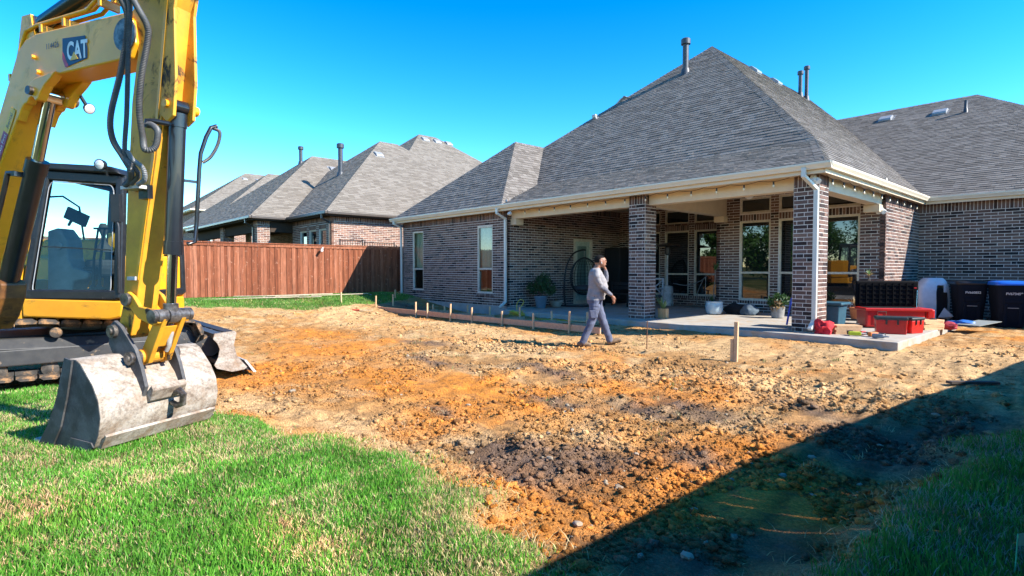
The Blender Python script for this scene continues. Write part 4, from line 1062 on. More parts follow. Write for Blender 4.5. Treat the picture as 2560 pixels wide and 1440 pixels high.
# decals on the near side of the boom
ns=-BW-.004
def decal(poly,name,mat,w=ns,par=boom,d=.002):
    mb=MB(); mb.prism(poly,bf,w,w-d); return part(mb,name,mat,par)
lg=decal([(-.73,3.06),(-.45,3.04),(-.425,2.94),(-.43,2.865),(-.66,2.835),(-.735,2.96)],'logo_decal','navy')
decal([(-.735,2.955),(-.66,2.832),(-.705,2.832),(-.738,2.90)],'logo_decal','decal_red',ns-.001,lg)
text_on('CAT',.19,lambda x,y: ar(SH_-.675+x*.68,2.885+y*1.0-x*.03,ns-.0045),lg,'white','lettering',bold=.006)
decal([(-.635,2.872),(-.535,2.872),(-.585,2.935)],'logo_decal','decal_yellow',ns-.004,lg)
text_on('114426',.062,lambda x,y: ar(SH_-.955+x*.95,3.005+y*1.05,ns-.001),boom,'black','serial_number')
st=Vector((0,0,0)); 
def stk(a,b,w=ns): # along the lower boom
    o=(-1.40,2.545); dx=(-.535,-.845); nx=(-.845,.535); return ar(SH_+o[0]+dx[0]*a+nx[0]*b,o[1]+dx[1]*a+nx[1]*b,w)
mb=MB(); mb.prism([(-.02,0),(.20,0),(.20,.075),(-.02,.075)],lambda a,b,t:stk(a,b,t),ns,ns-.002); s1=part(mb,'rental_sticker','decal_yellow',boom)
mb=MB(); mb.prism([(.20,0),(.46,0),(.46,.075),(.20,.075)],lambda a,b,t:stk(a,b,t),ns,ns-.002); part(mb,'rental_sticker','decal_pink',boom)
text_on('Rental',.055,lambda x,y: stk(.16-x,.022+y,ns-.003),boom,'navy','lettering'); text_on('Texas First',.05,lambda x,y: stk(.44-x,.022+y,ns-.003),boom,'white','lettering')
# work lamp under the boom
mb=MB(); mb.lathe([(.015,0),(.035,.015),(.045,.04),(.045,.05)],ar(-1.02,2.62,.17),18,(DX*.8+Vector((0,0,-.3)))); mb.beam(ar(-1.05,2.78,.1),ar(-1.02,2.64,.17),.02,.02,WX_); wl=part(mb,'work_lamp','cabin',boom,35)
mb=MB(); c=ar(-1.02,2.62,.17); d=(DX*.8+Vector((0,0,-.3))).normalized(); mb.lathe([(.041,.0495),(.03,.055),(.006,.057)],c,18,d); part(mb,'lens','lens',wl,40)
# ---- boom cylinder
mb=MB(); mb.cyl(ar(-1.42,2.12),ar(-1.94,1.0),.075,22); mb.cyl(ar(-1.40,2.165),ar(-1.45,2.06),.083,22); mb.cyl(ar(-1.90,1.08),ar(-2.0,.86),.07,16); bc=part(mb,'boom_cylinder','cylinder',EX,40)
mb=MB(); mb.cyl(ar(-1.19,2.72),ar(-1.45,2.06),.046,20); mb.cyl(ar(-1.19,2.69,-.065),ar(-1.19,2.69,.065),.065,16); part(mb,'rod','chrome',bc,40)
mb=MB(); mb.tube([ar(-1.52,2.05,-.11),ar(-1.58,2.05,-.13),ar(-1.62,1.95,-.13),ar(-1.98,1.2,-.13),ar(-2.05,1.0,-.1)],.02,8); mb.obox(ar(-1.52,2.04,-.09),DX*.03,WX_*.04,Vector((0,0,.02))); part(mb,'oil_line','cylinder',bc,50)
# ---- stick
SW=.085
stp=[(.02,3.62),(.42,3.72),(.60,3.62),(.56,3.3),(.47,3.13),(.37,2.55),(.36,2.46),(.28,2.05),(.15,1.53),(.06,1.15),(.02,.95),(-.05,.72),(-.12,.69),(-.19,.72),(-.19,.80),(-.13,.98),(-.11,1.15),(-.06,1.75),(.02,2.48),(.10,2.85),(-.04,2.92),(-.06,3.02),(.0,3.12),(.1,3.2)]
mb=MB(); mb.prism(stp,bf,-SW,SW); stick=part(mb,'stick','yellow_worn',bevel=.008)
mb=MB()
for s in (-1,1):
    mb.prism([(.62,3.6),(.50,3.1),(.50,2.6),(.47,2.34),(.40,2.30),(.33,2.36),(.36,2.5),(.44,3.05),(.5,3.6)],bf,s*(SW-.02),s*(SW+.004))
part(mb,'cylinder_bracket','yellow_worn',stick,bevel=.006)
mb=MB(); mb.prism([(.50,3.6),(.42,3.05),(.335,2.5),(.26,2.05),(.14,1.55),(.05,1.15),(.03,1.2),(.12,1.6),(.24,2.1),(.31,2.52),(.39,3.05),(.46,3.6)],bf,-SW-.005,-SW+.01); part(mb,'edge_strip','yellow',stick)
mb=MB(); mb.cyl(ar(-.05,2.97,-.15),ar(-.05,2.97,.15),.05,18); mb.cyl(ar(-.05,2.97,-.13),ar(-.05,2.97,-.117),.12,20); part(mb,'pin','grease',stick,40)
part(MB().obox(ar(-.08,1.16,-.09),DX*.045,WX_*.012,Vector((0,0,.014))),'small_plate','steel',stick)
mb=MB(); mb.obox(ar(.06,1.83,-.14),DX*.10,WX_*.05,Vector((0,0,.012))); part(mb,'hose_plate','steel',stick)
mb=MB(); mb.obox(ar(.12,1.80,-.11),DX*.05,WX_*.02,Vector((0,0,.05))); part(mb,'hose_block','cylinder',stick)
# stick cylinder on top of the boom
mb=MB(); mb.cyl(ar(-1.25,3.30),ar(-.1,3.58),.065,20); mb.cyl(ar(-1.3,3.28,-.06),ar(-1.3,3.28,.06),.07,16); sc=part(mb,'stick_cylinder','cylinder',EX,40)
mb=MB(); mb.cyl(ar(-.1,3.58),ar(.4,3.7),.04,16); part(mb,'rod','chrome',sc,40)
mb=MB()
for s in (-.06,.06): mb.prism([(-1.42,3.12),(-1.18,3.12),(-1.24,3.36),(-1.36,3.36)],bf,s-.012,s+.012)
part(mb,'cylinder_bracket','yellow',boom)
# ---- bucket cylinder
mb=MB(); mb.cyl(ar(.325,2.34),ar(.245,1.36),.058,22); mb.cyl(ar(.329,2.38),ar(.322,2.28),.063,22); mb.cyl(ar(.252,1.44),ar(.244,1.34),.065,22); mb.cyl(ar(.335,2.43,-.055),ar(.335,2.43,.055),.05,18); kc=part(mb,'bucket_cylinder','cylinder',EX,40)
mb=MB(); mb.cyl(ar(.245,1.36),ar(.212,.95),.035,20); part(mb,'rod','chrome',kc,40)
mb=MB(); mb.cyl(ar(.335,2.43,-.11),ar(.335,2.43,.13),.028,14); mb.cyl(ar(.335,2.43,.10),ar(.335,2.43,.15),.038,14); part(mb,'pin','yellow',kc,40)
mb=MB(); mb.tube([ar(.36,2.28,-.09),ar(.30,2.29,-.16),ar(.27,2.29,-.19),ar(.265,2.24,-.19)],.02,8); part(mb,'oil_fitting','cylinder',kc,50)
mb=MB(); mb.tube([ar(.27,1.42,.1),ar(.29,1.44,.15),ar(.30,1.6,.16),ar(.34,2.0,.16),ar(.345,2.12,.17),ar(.37,2.25,.2),ar(.375,2.33,.24),ar(.39,2.35,.28)],.016,8); mb.beam(ar(.30,1.9,.06),ar(.325,1.9,.17),.02,.02); mb.beam(ar(.27,1.46,.06),ar(.295,1.46,.17),.02,.02); part(mb,'oil_line','cylinder',kc,50)
# ---- linkage
def slab2(poly,w0,w1): return MB().prism(poly,arf,w0,w1)
for s in (-1,1):
    mb=slab2([(-.13,1.02),(-.09,1.06),(-.03,1.03),(.04,.95),(.18,.93),(.25,.90),(.24,.83),(.18,.81),(.02,.86),(-.08,.95),(-.14,.98)],s*.095,s*.125); part(mb,'idler_link','yellow_worn',EX,bevel=.006)
mb=MB(); mb.cyl(ar(-.09,1.0,-.14),ar(-.09,1.0,.14),.035,16); mb.cyl(ar(-.09,1.0,-.15),ar(-.09,1.0,-.126),.048,16); part(mb,'pin','grease',EX,40)
mb=MB(); mb.lathe([(.035,-.158),(.05,-.155),(.05,-.128),(.044,-.125),(.052,-.12),(.052,-.045),(.046,-.042),(.06,-.038),(.06,.038),(.046,.042),(.052,.045),(.052,.12),(.044,.125),(.05,.128),(.05,.155),(.035,.158)],ar(.21,.88),22,WX_); part(mb,'link_pin_tube','grease',EX,40)
mb=MB(); mb.cyl(ar(.212,.97,-.0),ar(.21,.9,0),.052,18); part(mb,'rod_eye','grease',kc,40)
mb=MB()
for s in (-1,1): mb.prism([(.16,.86),(.26,.86),(.12,.60),(.08,.52),(.0,.5),(-.02,.56),(.02,.64)],arf,s*.055,s*.092)
mb.prism([(.12,.80),(.21,.80),(.12,.64),(.04,.64)],arf,-.055,.055); mb.cyl(ar(.0,.565,-.11),ar(.0,.565,.11),.055,18); pl_=part(mb,'power_link','yellow_worn',EX,bevel=.006)
mb=MB(); mb.tube([ar(.17,.82,.03),ar(.165,.74,.035),ar(.14,.7,.035),ar(.14,.64,.03),ar(.11,.6,.03)],[.02,.018,.024,.018,.016],8); part(mb,'grease_guard','steel',pl_,50)
# ---- bucket
BWD=.465
outer=[(-.56,-.03),(-.52,-.055),(-.02,-.055),(.05,-.01),(.10,.08),(.125,.2),(.105,.32),(.05,.42),(-.08,.565),(-.13,.59),(-.22,.59)]
inner=[(-.22,.575),(-.135,.573),(-.095,.55),(.035,.41),(.09,.315),(.108,.2),(.085,.085),(.04,.005),(-.025,-.038),(-.52,-.04)]
mb=MB(); mb.prism(outer+inner,arf,-BWD,BWD); bk=part(mb,'bucket','bucket_steel',EX,35)
side=[(-.5,-.05),(-.02,-.05),(.05,-.005),(.095,.08),(.12,.2),(.10,.315),(.045,.415),(-.085,.56),(-.13,.585),(-.22,.585),(-.32,.30),(-.43,.10)]
for s in (-1,1):
    mb=MB(); mb.prism(side,arf,s*(BWD+.002),s*(BWD-.02)); part(mb,'side_plate','bucket_dark_shade',bk)  # dark tone paints the shade on the bucket's sides
    mb=MB(); mb.prism([(-.56,-.045),(-.4,-.05),(-.30,.10),(-.22,.32),(-.15,.585),(-.235,.60),(-.34,.30),(-.45,.1)],arf,s*(BWD+.003),s*(BWD+.016)); part(mb,'side_cutter','bucket_dark_shade',bk)
    mb=MB(); mb.prism([(-.25,-.05),(-.01,-.055),(.055,-.01),(.03,.02),(-.2,.03)],arf,s*(BWD+.003),s*(BWD+.012)); part(mb,'wear_plate','bucket_dark_shade',bk)
mb=MB(); mb.prism([(-.64,-.035),(-.5,-.065),(-.5,-.03),(-.62,-.02)],arf,-BWD-.01,BWD+.01); part(mb,'cutting_edge','steel',bk)
mb=MB(); mb.prism([(-.03,-.075),(.07,-.03),(.13,.06),(.12,.075),(.05,-.005),(-.02,-.056)],arf,-BWD+.03,BWD-.03); part(mb,'wear_strip','bucket_steel',bk)
for w in (-.15,.15):
    mb=slab2([(-.25,.80),(-.19,.84),(-.12,.80),(.04,.63),(.10,.50),(.145,.36),(.09,.24),(-.04,.42),(-.20,.56),(-.26,.66)],w-.014,w+.014); part(mb,'ear_plate','bucket_dark_shade',bk,bevel=.004)
for (s,z) in ((-.19,.76),(.0,.565)):
    mb=MB(); mb.cyl(ar(s,z,-.205),ar(s,z,.19),.026,14); 
    for w in (-.178,.178): mb.cyl(ar(s,z,w-.014),ar(s,z,w+.014),.05,18)
    mb.cyl(ar(s,z,-.134),ar(s,z,-.112),.055,18); part(mb,'pin','grease',bk,40)
mb=MB(); mb.prism([(.17,.37),(.19,.33),(.155,.25),(.11,.23),(.1,.30)],arf,-.135,.135); part(mb,'cross_plate','bucket_steel',bk,bevel=.006)
mb=MB(); mb.tube([ar(.16,.27,.05),ar(.22,.30,.05),ar(.26,.27,.05),ar(.25,.2,.05),ar(.19,.18,.05),ar(.13,.2,.05)],[.02,.024,.026,.026,.024,.02],8); part(mb,'lifting_eye','grease',bk,50)
# ---- hoses
def catm(pts,n=10):
    P=[Vector(p) for p in pts]; P=[P[0]*2-P[1]]+P+[P[-1]*2-P[-2]]; out=[]
    for i in range(1,len(P)-2):
        for k in range(n):
            t=k/n; a,b,c,d=P[i-1],P[i],P[i+1],P[i+2]
            out.append(.5*((2*b)+(c-a)*t+(2*a-5*b+4*c-d)*t*t+(3*b-a-3*c+d)*t**3))
    out.append(P[-2]); return out
def hose(pts,r,mat='hose',ribbed=True,par=EX,name='hydraulic_hose'):
    path=catm(pts,14)
    if ribbed:
        # resample at constant step, alternate radius
        L=[0]
        for a,b in zip(path[:-1],path[1:]): L.append(L[-1]+(b-a).length)
        n=int(L[-1]/.0055); q=[]; j=0
        for i in range(n+1):
            d=L[-1]*i/n
            while j<len(L)-2 and L[j+1]<d: j+=1
            t=(d-L[j])/max(1e-6,L[j+1]-L[j]); q.append(path[j].lerp(path[j+1],t))
        mb=MB(); mb.tube(q,[r*(1.0 if i%2 else .80) for i in range(len(q))],10)
    else: mb=MB(); mb.tube(path,r,8)
    return part(mb,name,mat,par,60 if not ribbed else 30)
ho=-.30
hose([ar(-.2,3.36,-.16),ar(.0,3.3,-.28),ar(.22,3.06,ho),ar(.25,2.91,ho),ar(.17,2.62,ho),ar(.05,2.33,ho),ar(.06,2.16,ho),ar(.17,2.02,ho),ar(.24,1.93,-.3),ar(.12,1.88,-.22),ar(.04,1.84,-.21)],.022)
hose([ar(-.1,3.36,-.1),ar(.1,3.32,-.25),ar(.35,3.03,ho),ar(.45,2.88,ho),ar(.45,2.78,ho),ar(.38,2.55,ho),ar(.35,2.33,ho),ar(.38,2.14,ho),ar(.46,2.04,-.34),ar(.5,2.06,-.30),ar(.46,2.18,-.25),ar(.33,2.25,-.2),ar(.27,2.26,-.19)],.022)
hose([ar(-.15,3.36,-.12),ar(.05,3.3,-.25),ar(.27,3.06,-.3),ar(.25,2.74,-.3),ar(.22,2.33,-.3),ar(.19,2.05,-.3),ar(.24,1.96,-.28),ar(.22,1.9,-.23),ar(.10,1.85,-.2)],.017,'hose',True)
hose([ar(.2,2.06,-.29),ar(.24,2.0,-.28),ar(.30,1.94,-.25),ar(.27,1.87,-.22),ar(.17,1.84,-.2)],.017,'hose_grey',True)
hose([ar(.375,2.33,.26),ar(.42,2.3,.28),ar(.42,2.2,.26),ar(.39,2.1,.22),ar(.35,2.05,.18)],.014)
# ---- swing post and upper frame
FH=Vector((-.743,.669,0)); RR=Vector((.669,.743,0)); CB=Vector((-8.76,.10,0))      # front lower left corner of the cab
def cb(a,z,d=0): return CB+RR*a+FH*d+Vector((0,0,z))
cbf=lambda a,b,t: cb(a,b,t)
mb=MB(); mb.prism([(-2.55,.64),(-2.06,.68),(-1.93,.80),(-1.83,.97),(-1.80,1.10),(-1.87,1.14),(-1.97,1.06),(-2.25,.92),(-2.65,1.05),(-2.9,.95),(-2.95,.66)],arf,-.10,.10); part(mb,'swing_post',"swing_brown",EX,bevel=.015)
mb=MB(); mb.prism([(-.75,.60),(-.75,1.0),(-.3,1.1),(-.04,1.1),(-.04,.60)],cbf,.2,.75); mb.prism([(-.16,.63),(-.16,1.28),(-.04,1.28),(-.04,.63)],cbf,-.03,.2); part(mb,'swing_frame','yellow',EX,bevel=.015)
mb=MB(); mb.prism([(-.03,.66),(1.0,.63),(1.15,.66),(1.17,.85),(-.03,.885)],cbf,-.04,1.2); mb.prism([(1.1,.6),(1.1,1.3),(.95,1.5),(.65,1.85),(.15,2.1),(-.8,2.15),(-1.12,1.8),(-1.12,.6)],lambda a,b,t:cb(a,t,b),.55,.82); part(mb,'upper_frame','yellow',EX,bevel=.02)
mb=MB(); mb.prism([(1.13,1.26),(1.0,1.48),(.68,1.88),(.17,2.13),(-.8,2.18),(-1.15,1.83),(-1.15,1.3)],lambda a,b,t:cb(a,t,b),.825,1.66); part(mb,'engine_hood','yellow',EX,bevel=.05)
mb=MB(); mb.prism([(-1.15,.8),(-.1,.8),(-.1,1.35),(-1.0,1.45),(-1.15,1.35)],cbf,.75,1.345); part(mb,'side_hood','yellow',EX,bevel=.03)
mb=MB(); mb.cyl(cb(0,.42,1.35),cb(0,.62,1.35),.55,28); part(mb,'slew_ring','frame_black',EX,40)
# ---- cab
CW=1.1
cabT=.20      # the front leans in at the upper left
def rail(mb,p,q,w=.06,h=.06,up=(0,0,1)): mb.beam(p,q,w,h,up)
zf0,zf1=.89,2.36
FL0,FR0=cb(0,zf0,0),cb(CW,zf0-.02,0); FL1,FR1=cb(cabT,zf1+.03,.12),cb(CW-.02,zf1-.03,.12); BL0,BR0=cb(.05,zf0,1.25),cb(CW,zf0,1.25); BL1,BR1=cb(cabT,zf1,1.22),cb(CW-.02,zf1-.03,1.22)
mb=MB()
for p,q in ((FL0,FL1),(FR0,FR1),(BL0,BL1),(BR0,BR1)): mb.beam(p,q,.09,.09,FH)
mb.beam(FL1+Vector((0,0,-.03)),FR1+Vector((0,0,-.03)),.09,.12); mb.beam(BL1,BR1,.08,.12); mb.beam(FL1,BL1,.08,.1); mb.beam(FR1,BR1,.08,.1)
mb.beam(FL0+Vector((0,0,.04)),FR0+Vector((0,0,.05)),.08,.12); mb.beam(FR0+Vector((0,0,.03)),BR0+Vector((0,0,.03)),.08,.1); mb.beam(FL0+Vector((0,0,.03)),BL0+Vector((0,0,.03)),.08,.1); mb.beam(BL0+Vector((0,0,.5)),BR0+Vector((0,0,.5)),.06,.08)
cab=part(mb,'cab','cabin',EX,bevel=.02)
mb=MB()   # rounded frame inside the windscreen opening
def lerp3(u,v): # point on the windscreen
    a=FL0.lerp(FR0,u); b=FL1.lerp(FR1,u); return a.lerp(b,v)-FH*.0
fr=[]
for (cu,cv,a0) in ((.13,.10,180),(.87,.10,270),(.87,.86,0),(.13,.86,90)):
    for k in range(6):
        an=R(a0+90*k/5); fr.append(lerp3(cu+.06*math.cos(an),cv+.07*math.sin(an))-FH*.035)
mb.tube(fr+[fr[0]],.006,6,False); part(mb,'windscreen_seal','vent',cab,60)
mb=MB(); q=[lerp3(.08,.05),lerp3(.92,.05),lerp3(.92,.40),lerp3(.08,.41)]; mb.add([p-FH*.02 for p in q],[(0,1,2,3)]); part(mb,'lower_windscreen','cabglass',cab)
mb=MB(); q=[lerp3(.08,.41),lerp3(.92,.40),lerp3(.92,.92),lerp3(.08,.92)]; mb.add([p-FH*.012 for p in q],[(0,1,2,3)]); part(mb,'upper_windscreen','cabglass',cab)
mb=MB(); mb.beam(lerp3(.08,.41)-FH*.02,lerp3(.92,.40)-FH*.02,.012,.014); part(mb,'glass_divider','cabin',cab)
mb=MB(); mb.add([FR0+FH*.06+Vector((0,0,.55)),BR0-FH*.06+Vector((0,0,.55)),BR1-FH*.06,FR1+FH*.06],[(0,1,2,3)]); part(mb,'door_glass','cabglass',cab)
mb=MB(); mb.add([BL0+Vector((0,0,.55)),BR0+Vector((0,0,.55)),BR1,BL1],[(0,1,2,3)]); part(mb,'rear_glass','cabglass',cab)
mb=MB(); mb.add([FL0+FH*.06+Vector((0,0,.2)),BL0-FH*.06+Vector((0,0,.2)),BL1-FH*.06,FL1+FH*.06],[(0,1,2,3)]); part(mb,'side_glass','cabglass',cab)
mb=MB(); mb.obox((FR0+BR0)/2+Vector((0,0,.28)),(BR0-FR0)*.46,RR*.02,Vector((0,0,.24))); part(mb,'door_panel','yellow',cab,bevel=.02)
mb=MB(); mb.prism([(cabT-.06,0),(CW+.03,-.06),(CW-.02,.0),(CW-.1,.035),(cabT+.08,.075),(cabT-.03,.05)],lambda a,b,t:cb(a,zf1+.06+b,t),.02,1.3); part(mb,'roof','cabin',cab,bevel=.02)
mb=MB(); rail(mb,cb(.62,zf1-.02,1.2),cb(.58,1.45,1.2),.03,.03,FH); mb.obox(cb(.86,1.95,1.18),RR*.09,FH*.02,Vector((0,0,.45))); part(mb,'rear_pillar','cabin',cab)
mb=MB(); mb.obox(cb(.83,2.06,1.15),RR*.03,FH*.003,Vector((0,0,.10))); part(mb,'warning_label','decal_yellow',cab); 
# interior
mb=MB(); mb.obox(cb(.55,.93,.6),RR*.5,FH*.55,Vector((0,0,.02))); part(mb,'floor','frame_black',cab)
mb=MB(); mb.prism([(.0,.95),(.30,.95),(.33,1.08),(.50,1.11),(.52,1.19),(.32,1.25),(.27,1.35),(.25,1.60),(.15,1.74),(.02,1.70)],lambda a,b,t:cb(a+.06,b,t),.22,.48); con=part(mb,'console','grey_plastic',cab,bevel=.02)
mb=MB(); mb.lathe([(.055,0),(.05,.012),(.01,.015)],cb(.22,1.52,.215),18,-FH); part(mb,'speaker','vent',con,40)
mb=MB(); mb.obox(cb(.37,1.88,.32),RR*.13+Vector((0,0,-.06)),FH*.02,Vector((0,0,.07))+RR*.03); mb.beam(cb(.2,1.78,.4),cb(.3,1.86,.34),.03,.03); part(mb,'monitor','seat',con,bevel=.01)
mb=MB(); mb.lathe([(.11,0),(.09,.05),(.05,.10),(.03,.13),(.025,.2),(.045,.26),(.05,.32),(.03,.36)],cb(.60,1.45,.45),14); part(mb,'joystick','seat',con,50)
mb=MB(); mb.prism([(.1,1.12),(.62,1.12),(.62,1.25),(.15,1.27),(.12,1.3),(.0,1.85),(-.1,1.85),(-.02,1.2)],lambda a,b,t:cb(.7+t,b,1.0-a),-.25,.27); part(mb,'seat','seat',cab,bevel=.04)
mb=MB(); mb.obox(cb(.72,1.2,.55),RR*.3,FH*.25,Vector((0,0,.06))); mb.obox(cb(.5,1.3,.6),RR*.12,FH*.2,Vector((0,0,.05))); part(mb,'seat_base','seat',cab,bevel=.03)
mb=MB(); mb.beam(cb(.73,1.62,.8),cb(.80,1.86,.75),.05,.02,FH); part(mb,'seat_belt','red',cab)
for a in (.60,.68):
    mb=MB(); mb.tube([cb(a,.95,.25),cb(a+.01,1.1,.25),cb(a+.03,1.35,.24),cb(a+.10,1.72,.23)],[.016,.016,.014,.012],8); mb.lathe([(.07,0),(.05,.04),(.02,.1)],cb(a,.94,.25),12); mb.obox(cb(a+.10,1.73,.23),RR*.05,FH*.015,Vector((0,0,.012))); part(mb,'travel_lever','seat',cab,50)
mb=MB(); mb.lathe([(.05,0),(.045,.02),(.0,.03)],cb(.17,2.12,.1),14,RR); mb.tube([cb(.17,2.1,.12),cb(.3,2.12,.2),cb(.42,2.0,.3),cb(.43,1.6,.35)],.012,8); part(mb,'mirror','cabin',cab,40)
mb=MB(); mb.obox(cb(.35,1.60,.95),RR*.05,FH*.01,Vector((0,0,.12))); part(mb,'warning_label','decal_yellow',cab)
mb=MB(); mb.lathe([(.02,0),(.055,.03),(.065,.08),(.065,.09)],cb(.97,zf1+.1,.0)+RR*0,18,(-FH+Vector((0,0,-.1)))); mb.beam(cb(.97,zf1-.02,.04),cb(.97,zf1+.1,.02),.02,.02,FH); cl=part(mb,'work_lamp','cabin',cab,35)
mb=MB(); mb.lathe([(.058,.088),(.04,.096),(.005,.1)],cb(.97,zf1+.1,0),18,(-FH+Vector((0,0,-.1)))); part(mb,'lens','lens',cl,40)
mb=MB(); mb.tube([cb(1.13,.95,-.04),cb(1.14,1.3,-.05),cb(1.15,1.72,-.05),cb(1.1,1.9,-.03)],.018,8); mb.obox(cb(1.12,1.95,-.03),RR*.05,FH*.03,Vector((0,0,.16))); part(mb,'grab_rail','cabin',cab,50)
mb=MB(); mb.tube([cb(-.1,1.0,.0),cb(-.05,1.3,-.03),cb(.0,1.7,-.02),cb(.03,1.78,.0)],.012,8); mb.tube([cb(-.02,1.5,-.04),cb(.03,1.48,-.09),cb(.05,1.56,-.06),cb(.02,1.62,-.03)],.009,6); mb.obox(cb(-.04,1.52,-.03),RR*.04,FH*.03,Vector((0,0,.03))); part(mb,'cable','frame_black',cab,60)
# ---- undercarriage
def track(xo,xi,tag_):
    """track between outer xo and inner xi, running along Y"""
    T=MB(); xm=(xo+xi)/2; hw=abs(xo-xi)/2; y0,y1=-1.05,1.62; r0=.335; zc=lambda y:.285-.035*(y)   # slopes down towards the blade
    path=[]; 
    N1=11
    def P(y,z): return (y,z)
    top=[(y0+(y1-y0)*i/13.0, zc(y0+(y1-y0)*i/13.0)+r0+.012-.02*math.sin(math.pi*((i*2.2)%13)/13.0)) for i in range(14)]
    front=[(y1+math.sin(R(a))*r0,zc(y1)+math.cos(R(a))*r0) for a in range(20,180,32)]
    bot=[(y,zc(y)-r0) for y in [y1-(y1-y0)*i/13.0 for i in range(14)]]
    rear=[(y0-math.sin(R(a))*r0,zc(y0)-math.cos(R(a))*r0) for a in range(20,180,32)]
    loop=top+front+bot+rear
    # constant pitch resample
    L=[0]; pts=loop+[loop[0]]
    for a,b in zip(pts[:-1],pts[1:]): L.append(L[-1]+math.hypot(b[0]-a[0],b[1]-a[1]))
    n=36; me=None; tr=MB()
    belt=[]
    und=MB(); und.box(xm-hw*.55,xm+hw*.55,y0-.05,y1+.05,.125,.40); 
    base=part(MB().box(xm-hw*.8,xm+hw*.8,y0+.1,y1-.15,.11,.30).prism([(-hw*.8,.30),(hw*.8,.30),(hw*.35,.42),(-hw*.35,.42)],lambda a,b,t:(xm+a,t,b-.03*t),y0+.15,y1-.2),'track_frame','frame_black',EX,bevel=.015)
    pad=MB(); pw=L[-1]/n*.46; pad.box(-hw,hw,-pw,pw,-.035,-.004); pad.prism([(-pw,-.004),(pw*.9,-.004),(pw*.6,.018),(-pw*.7,.018)],lambda a,b,t:(t,a,b),-hw*.98,hw*.98); pad.box(-.07,.07,-pw*1.05,pw*1.05,-.085,-.035)
    me=bpy.data.meshes.new('track_shoe'); me.from_pydata(pad.v,[],pad.f); me.materials.append(M['track'])
    j=0
    for i in range(n):
        d=L[-1]*(i+.5)/n; j=0
        while L[j+1]<d: j+=1
        t=(d-L[j])/(L[j+1]-L[j]); a,b=pts[j],pts[j+1]; y=a[0]+(b[0]-a[0])*t; z=a[1]+(b[1]-a[1])*t; an=math.atan2(b[1]-a[1],b[0]-a[0])
        o=bpy.data.objects.new('track_shoe',me); COL.objects.link(o); o.parent=base
        o.location=Vector((xm,y,z))-EX.location; o.rotation_euler=(an,0,0)
    for (y,rr,nm) in ((y1,.27,'idler_wheel'),(y0,.27,'drive_sprocket')):
        mb=MB(); s=1 if xo>xi else -1; c=Vector((xm-s*hw*.5,y,zc(y))); mb.lathe([(.05,0),(rr,0),(rr,.06),(rr-.05,.09),(rr-.06,.16),(.12,.17),(.11,.21),(.02,.22)],c,28,(s,0,0)); mb.lathe([(rr*.9,0),(rr,.03),(rr,.10),(rr*.9,.12)],c,28,(s,0,0)); part(mb,nm,'frame_black',base,35)
    for k in range(5):
        y=y0+.42+k*.46; mb=MB(); s=1 if xo>xi else -1; mb.lathe([(.02,0),(.085,.01),(.085,.06),(.055,.07),(.055,.13),(.085,.14),(.085,.19),(.04,.2),(.02,.21)],(xm-s*hw*.3,y,zc(y)-.235),18,(s,0,0)); part(mb,'roller','track',base,40)
    mb=MB(); mb.lathe([(.02,0),(.06,.01),(.06,.2),(.03,.21)],(xm,.35,zc(.35)+.20),18,(1 if xo>xi else -1,0,0)); part(mb,'carrier_roller','track',base,40)
    return base
track(-8.5,-8.95,'near'); track(-10.6,-10.15,'far')
mb=MB(); mb.box(-10.2,-8.9,-.4,.9,.2,.42); mb.box(-9.9,-9.2,-.6,1.3,.15,.35); part(mb,'car_body','frame_black',EX,bevel=.03)
# ---- dozer blade
BX0,BX1=-10.75,-8.12; by=2.02
prof=[(.02,.36),(.06,.40),(.10,.36),(.075,.2),(.10,.05),(.17,-.06),(.30,-.16),(.28,-.18),(.13,-.10),(.05,.02),(.025,.2)]
mb=MB(); mb.prism(prof,lambda a,b,t:(t,by+.1+a,b),BX0,BX1); bl=part(mb,'dozer_blade','frame_black',EX,35)
mb=MB(); mb.prism([(-.16,.37),(.09,.39),(.11,.36),(.075,.2),(.11,.05),(.2,-.07),(.24,-.12),(.2,-.15),(.05,-.165),(-.05,-.13),(-.14,-.10),(-.17,-.05),(-.12,.05),(-.10,.16),(-.13,.24),(-.18,.3)],lambda a,b,t:(t,by+.1+a,b),BX1-.002,BX1+.025); part(mb,'end_plate','bucket_steel',bl)
mb=MB(); mb.prism([(.20,-.02),(.23,-.02),(.36,-.2),(.32,-.2)],lambda a,b,t:(t,by+.1+a,b),BX0,BX1+.03); part(mb,'cutting_edge','steel',bl)
for x in (-8.5,-8.95,-9.3,-9.6,-9.95,-10.35):
    mb=MB(); mb.prism([(-.32,.2),(-.05,.34),(.05,.36),(.03,.1),(-.1,.02),(-.3,.06)],lambda a,b,t:(t,by+.1+a,b),x-.015,x+.015); part(mb,'rib','frame_black',bl)
mb=MB(); mb.box(BX0+.05,BX1-.05,by-.02,by+.11,.28,.345); mb.box(BX0+.05,BX1-.05,by-.02,by+.11,-.06,0); part(mb,'back_rail','frame_black',bl)
for x in (-9.15,-9.95):
    mb=MB(); mb.beam((x,.9,.22),(x,by+.05,.14),.12,.16); part(mb,'push_arm','frame_black',EX,bevel=.02)
mb=MB(); mb.cyl((-9.55,1.0,.4),(-9.55,1.75,.3),.06,16); part(mb,'blade_cylinder','cylinder',EX,40)
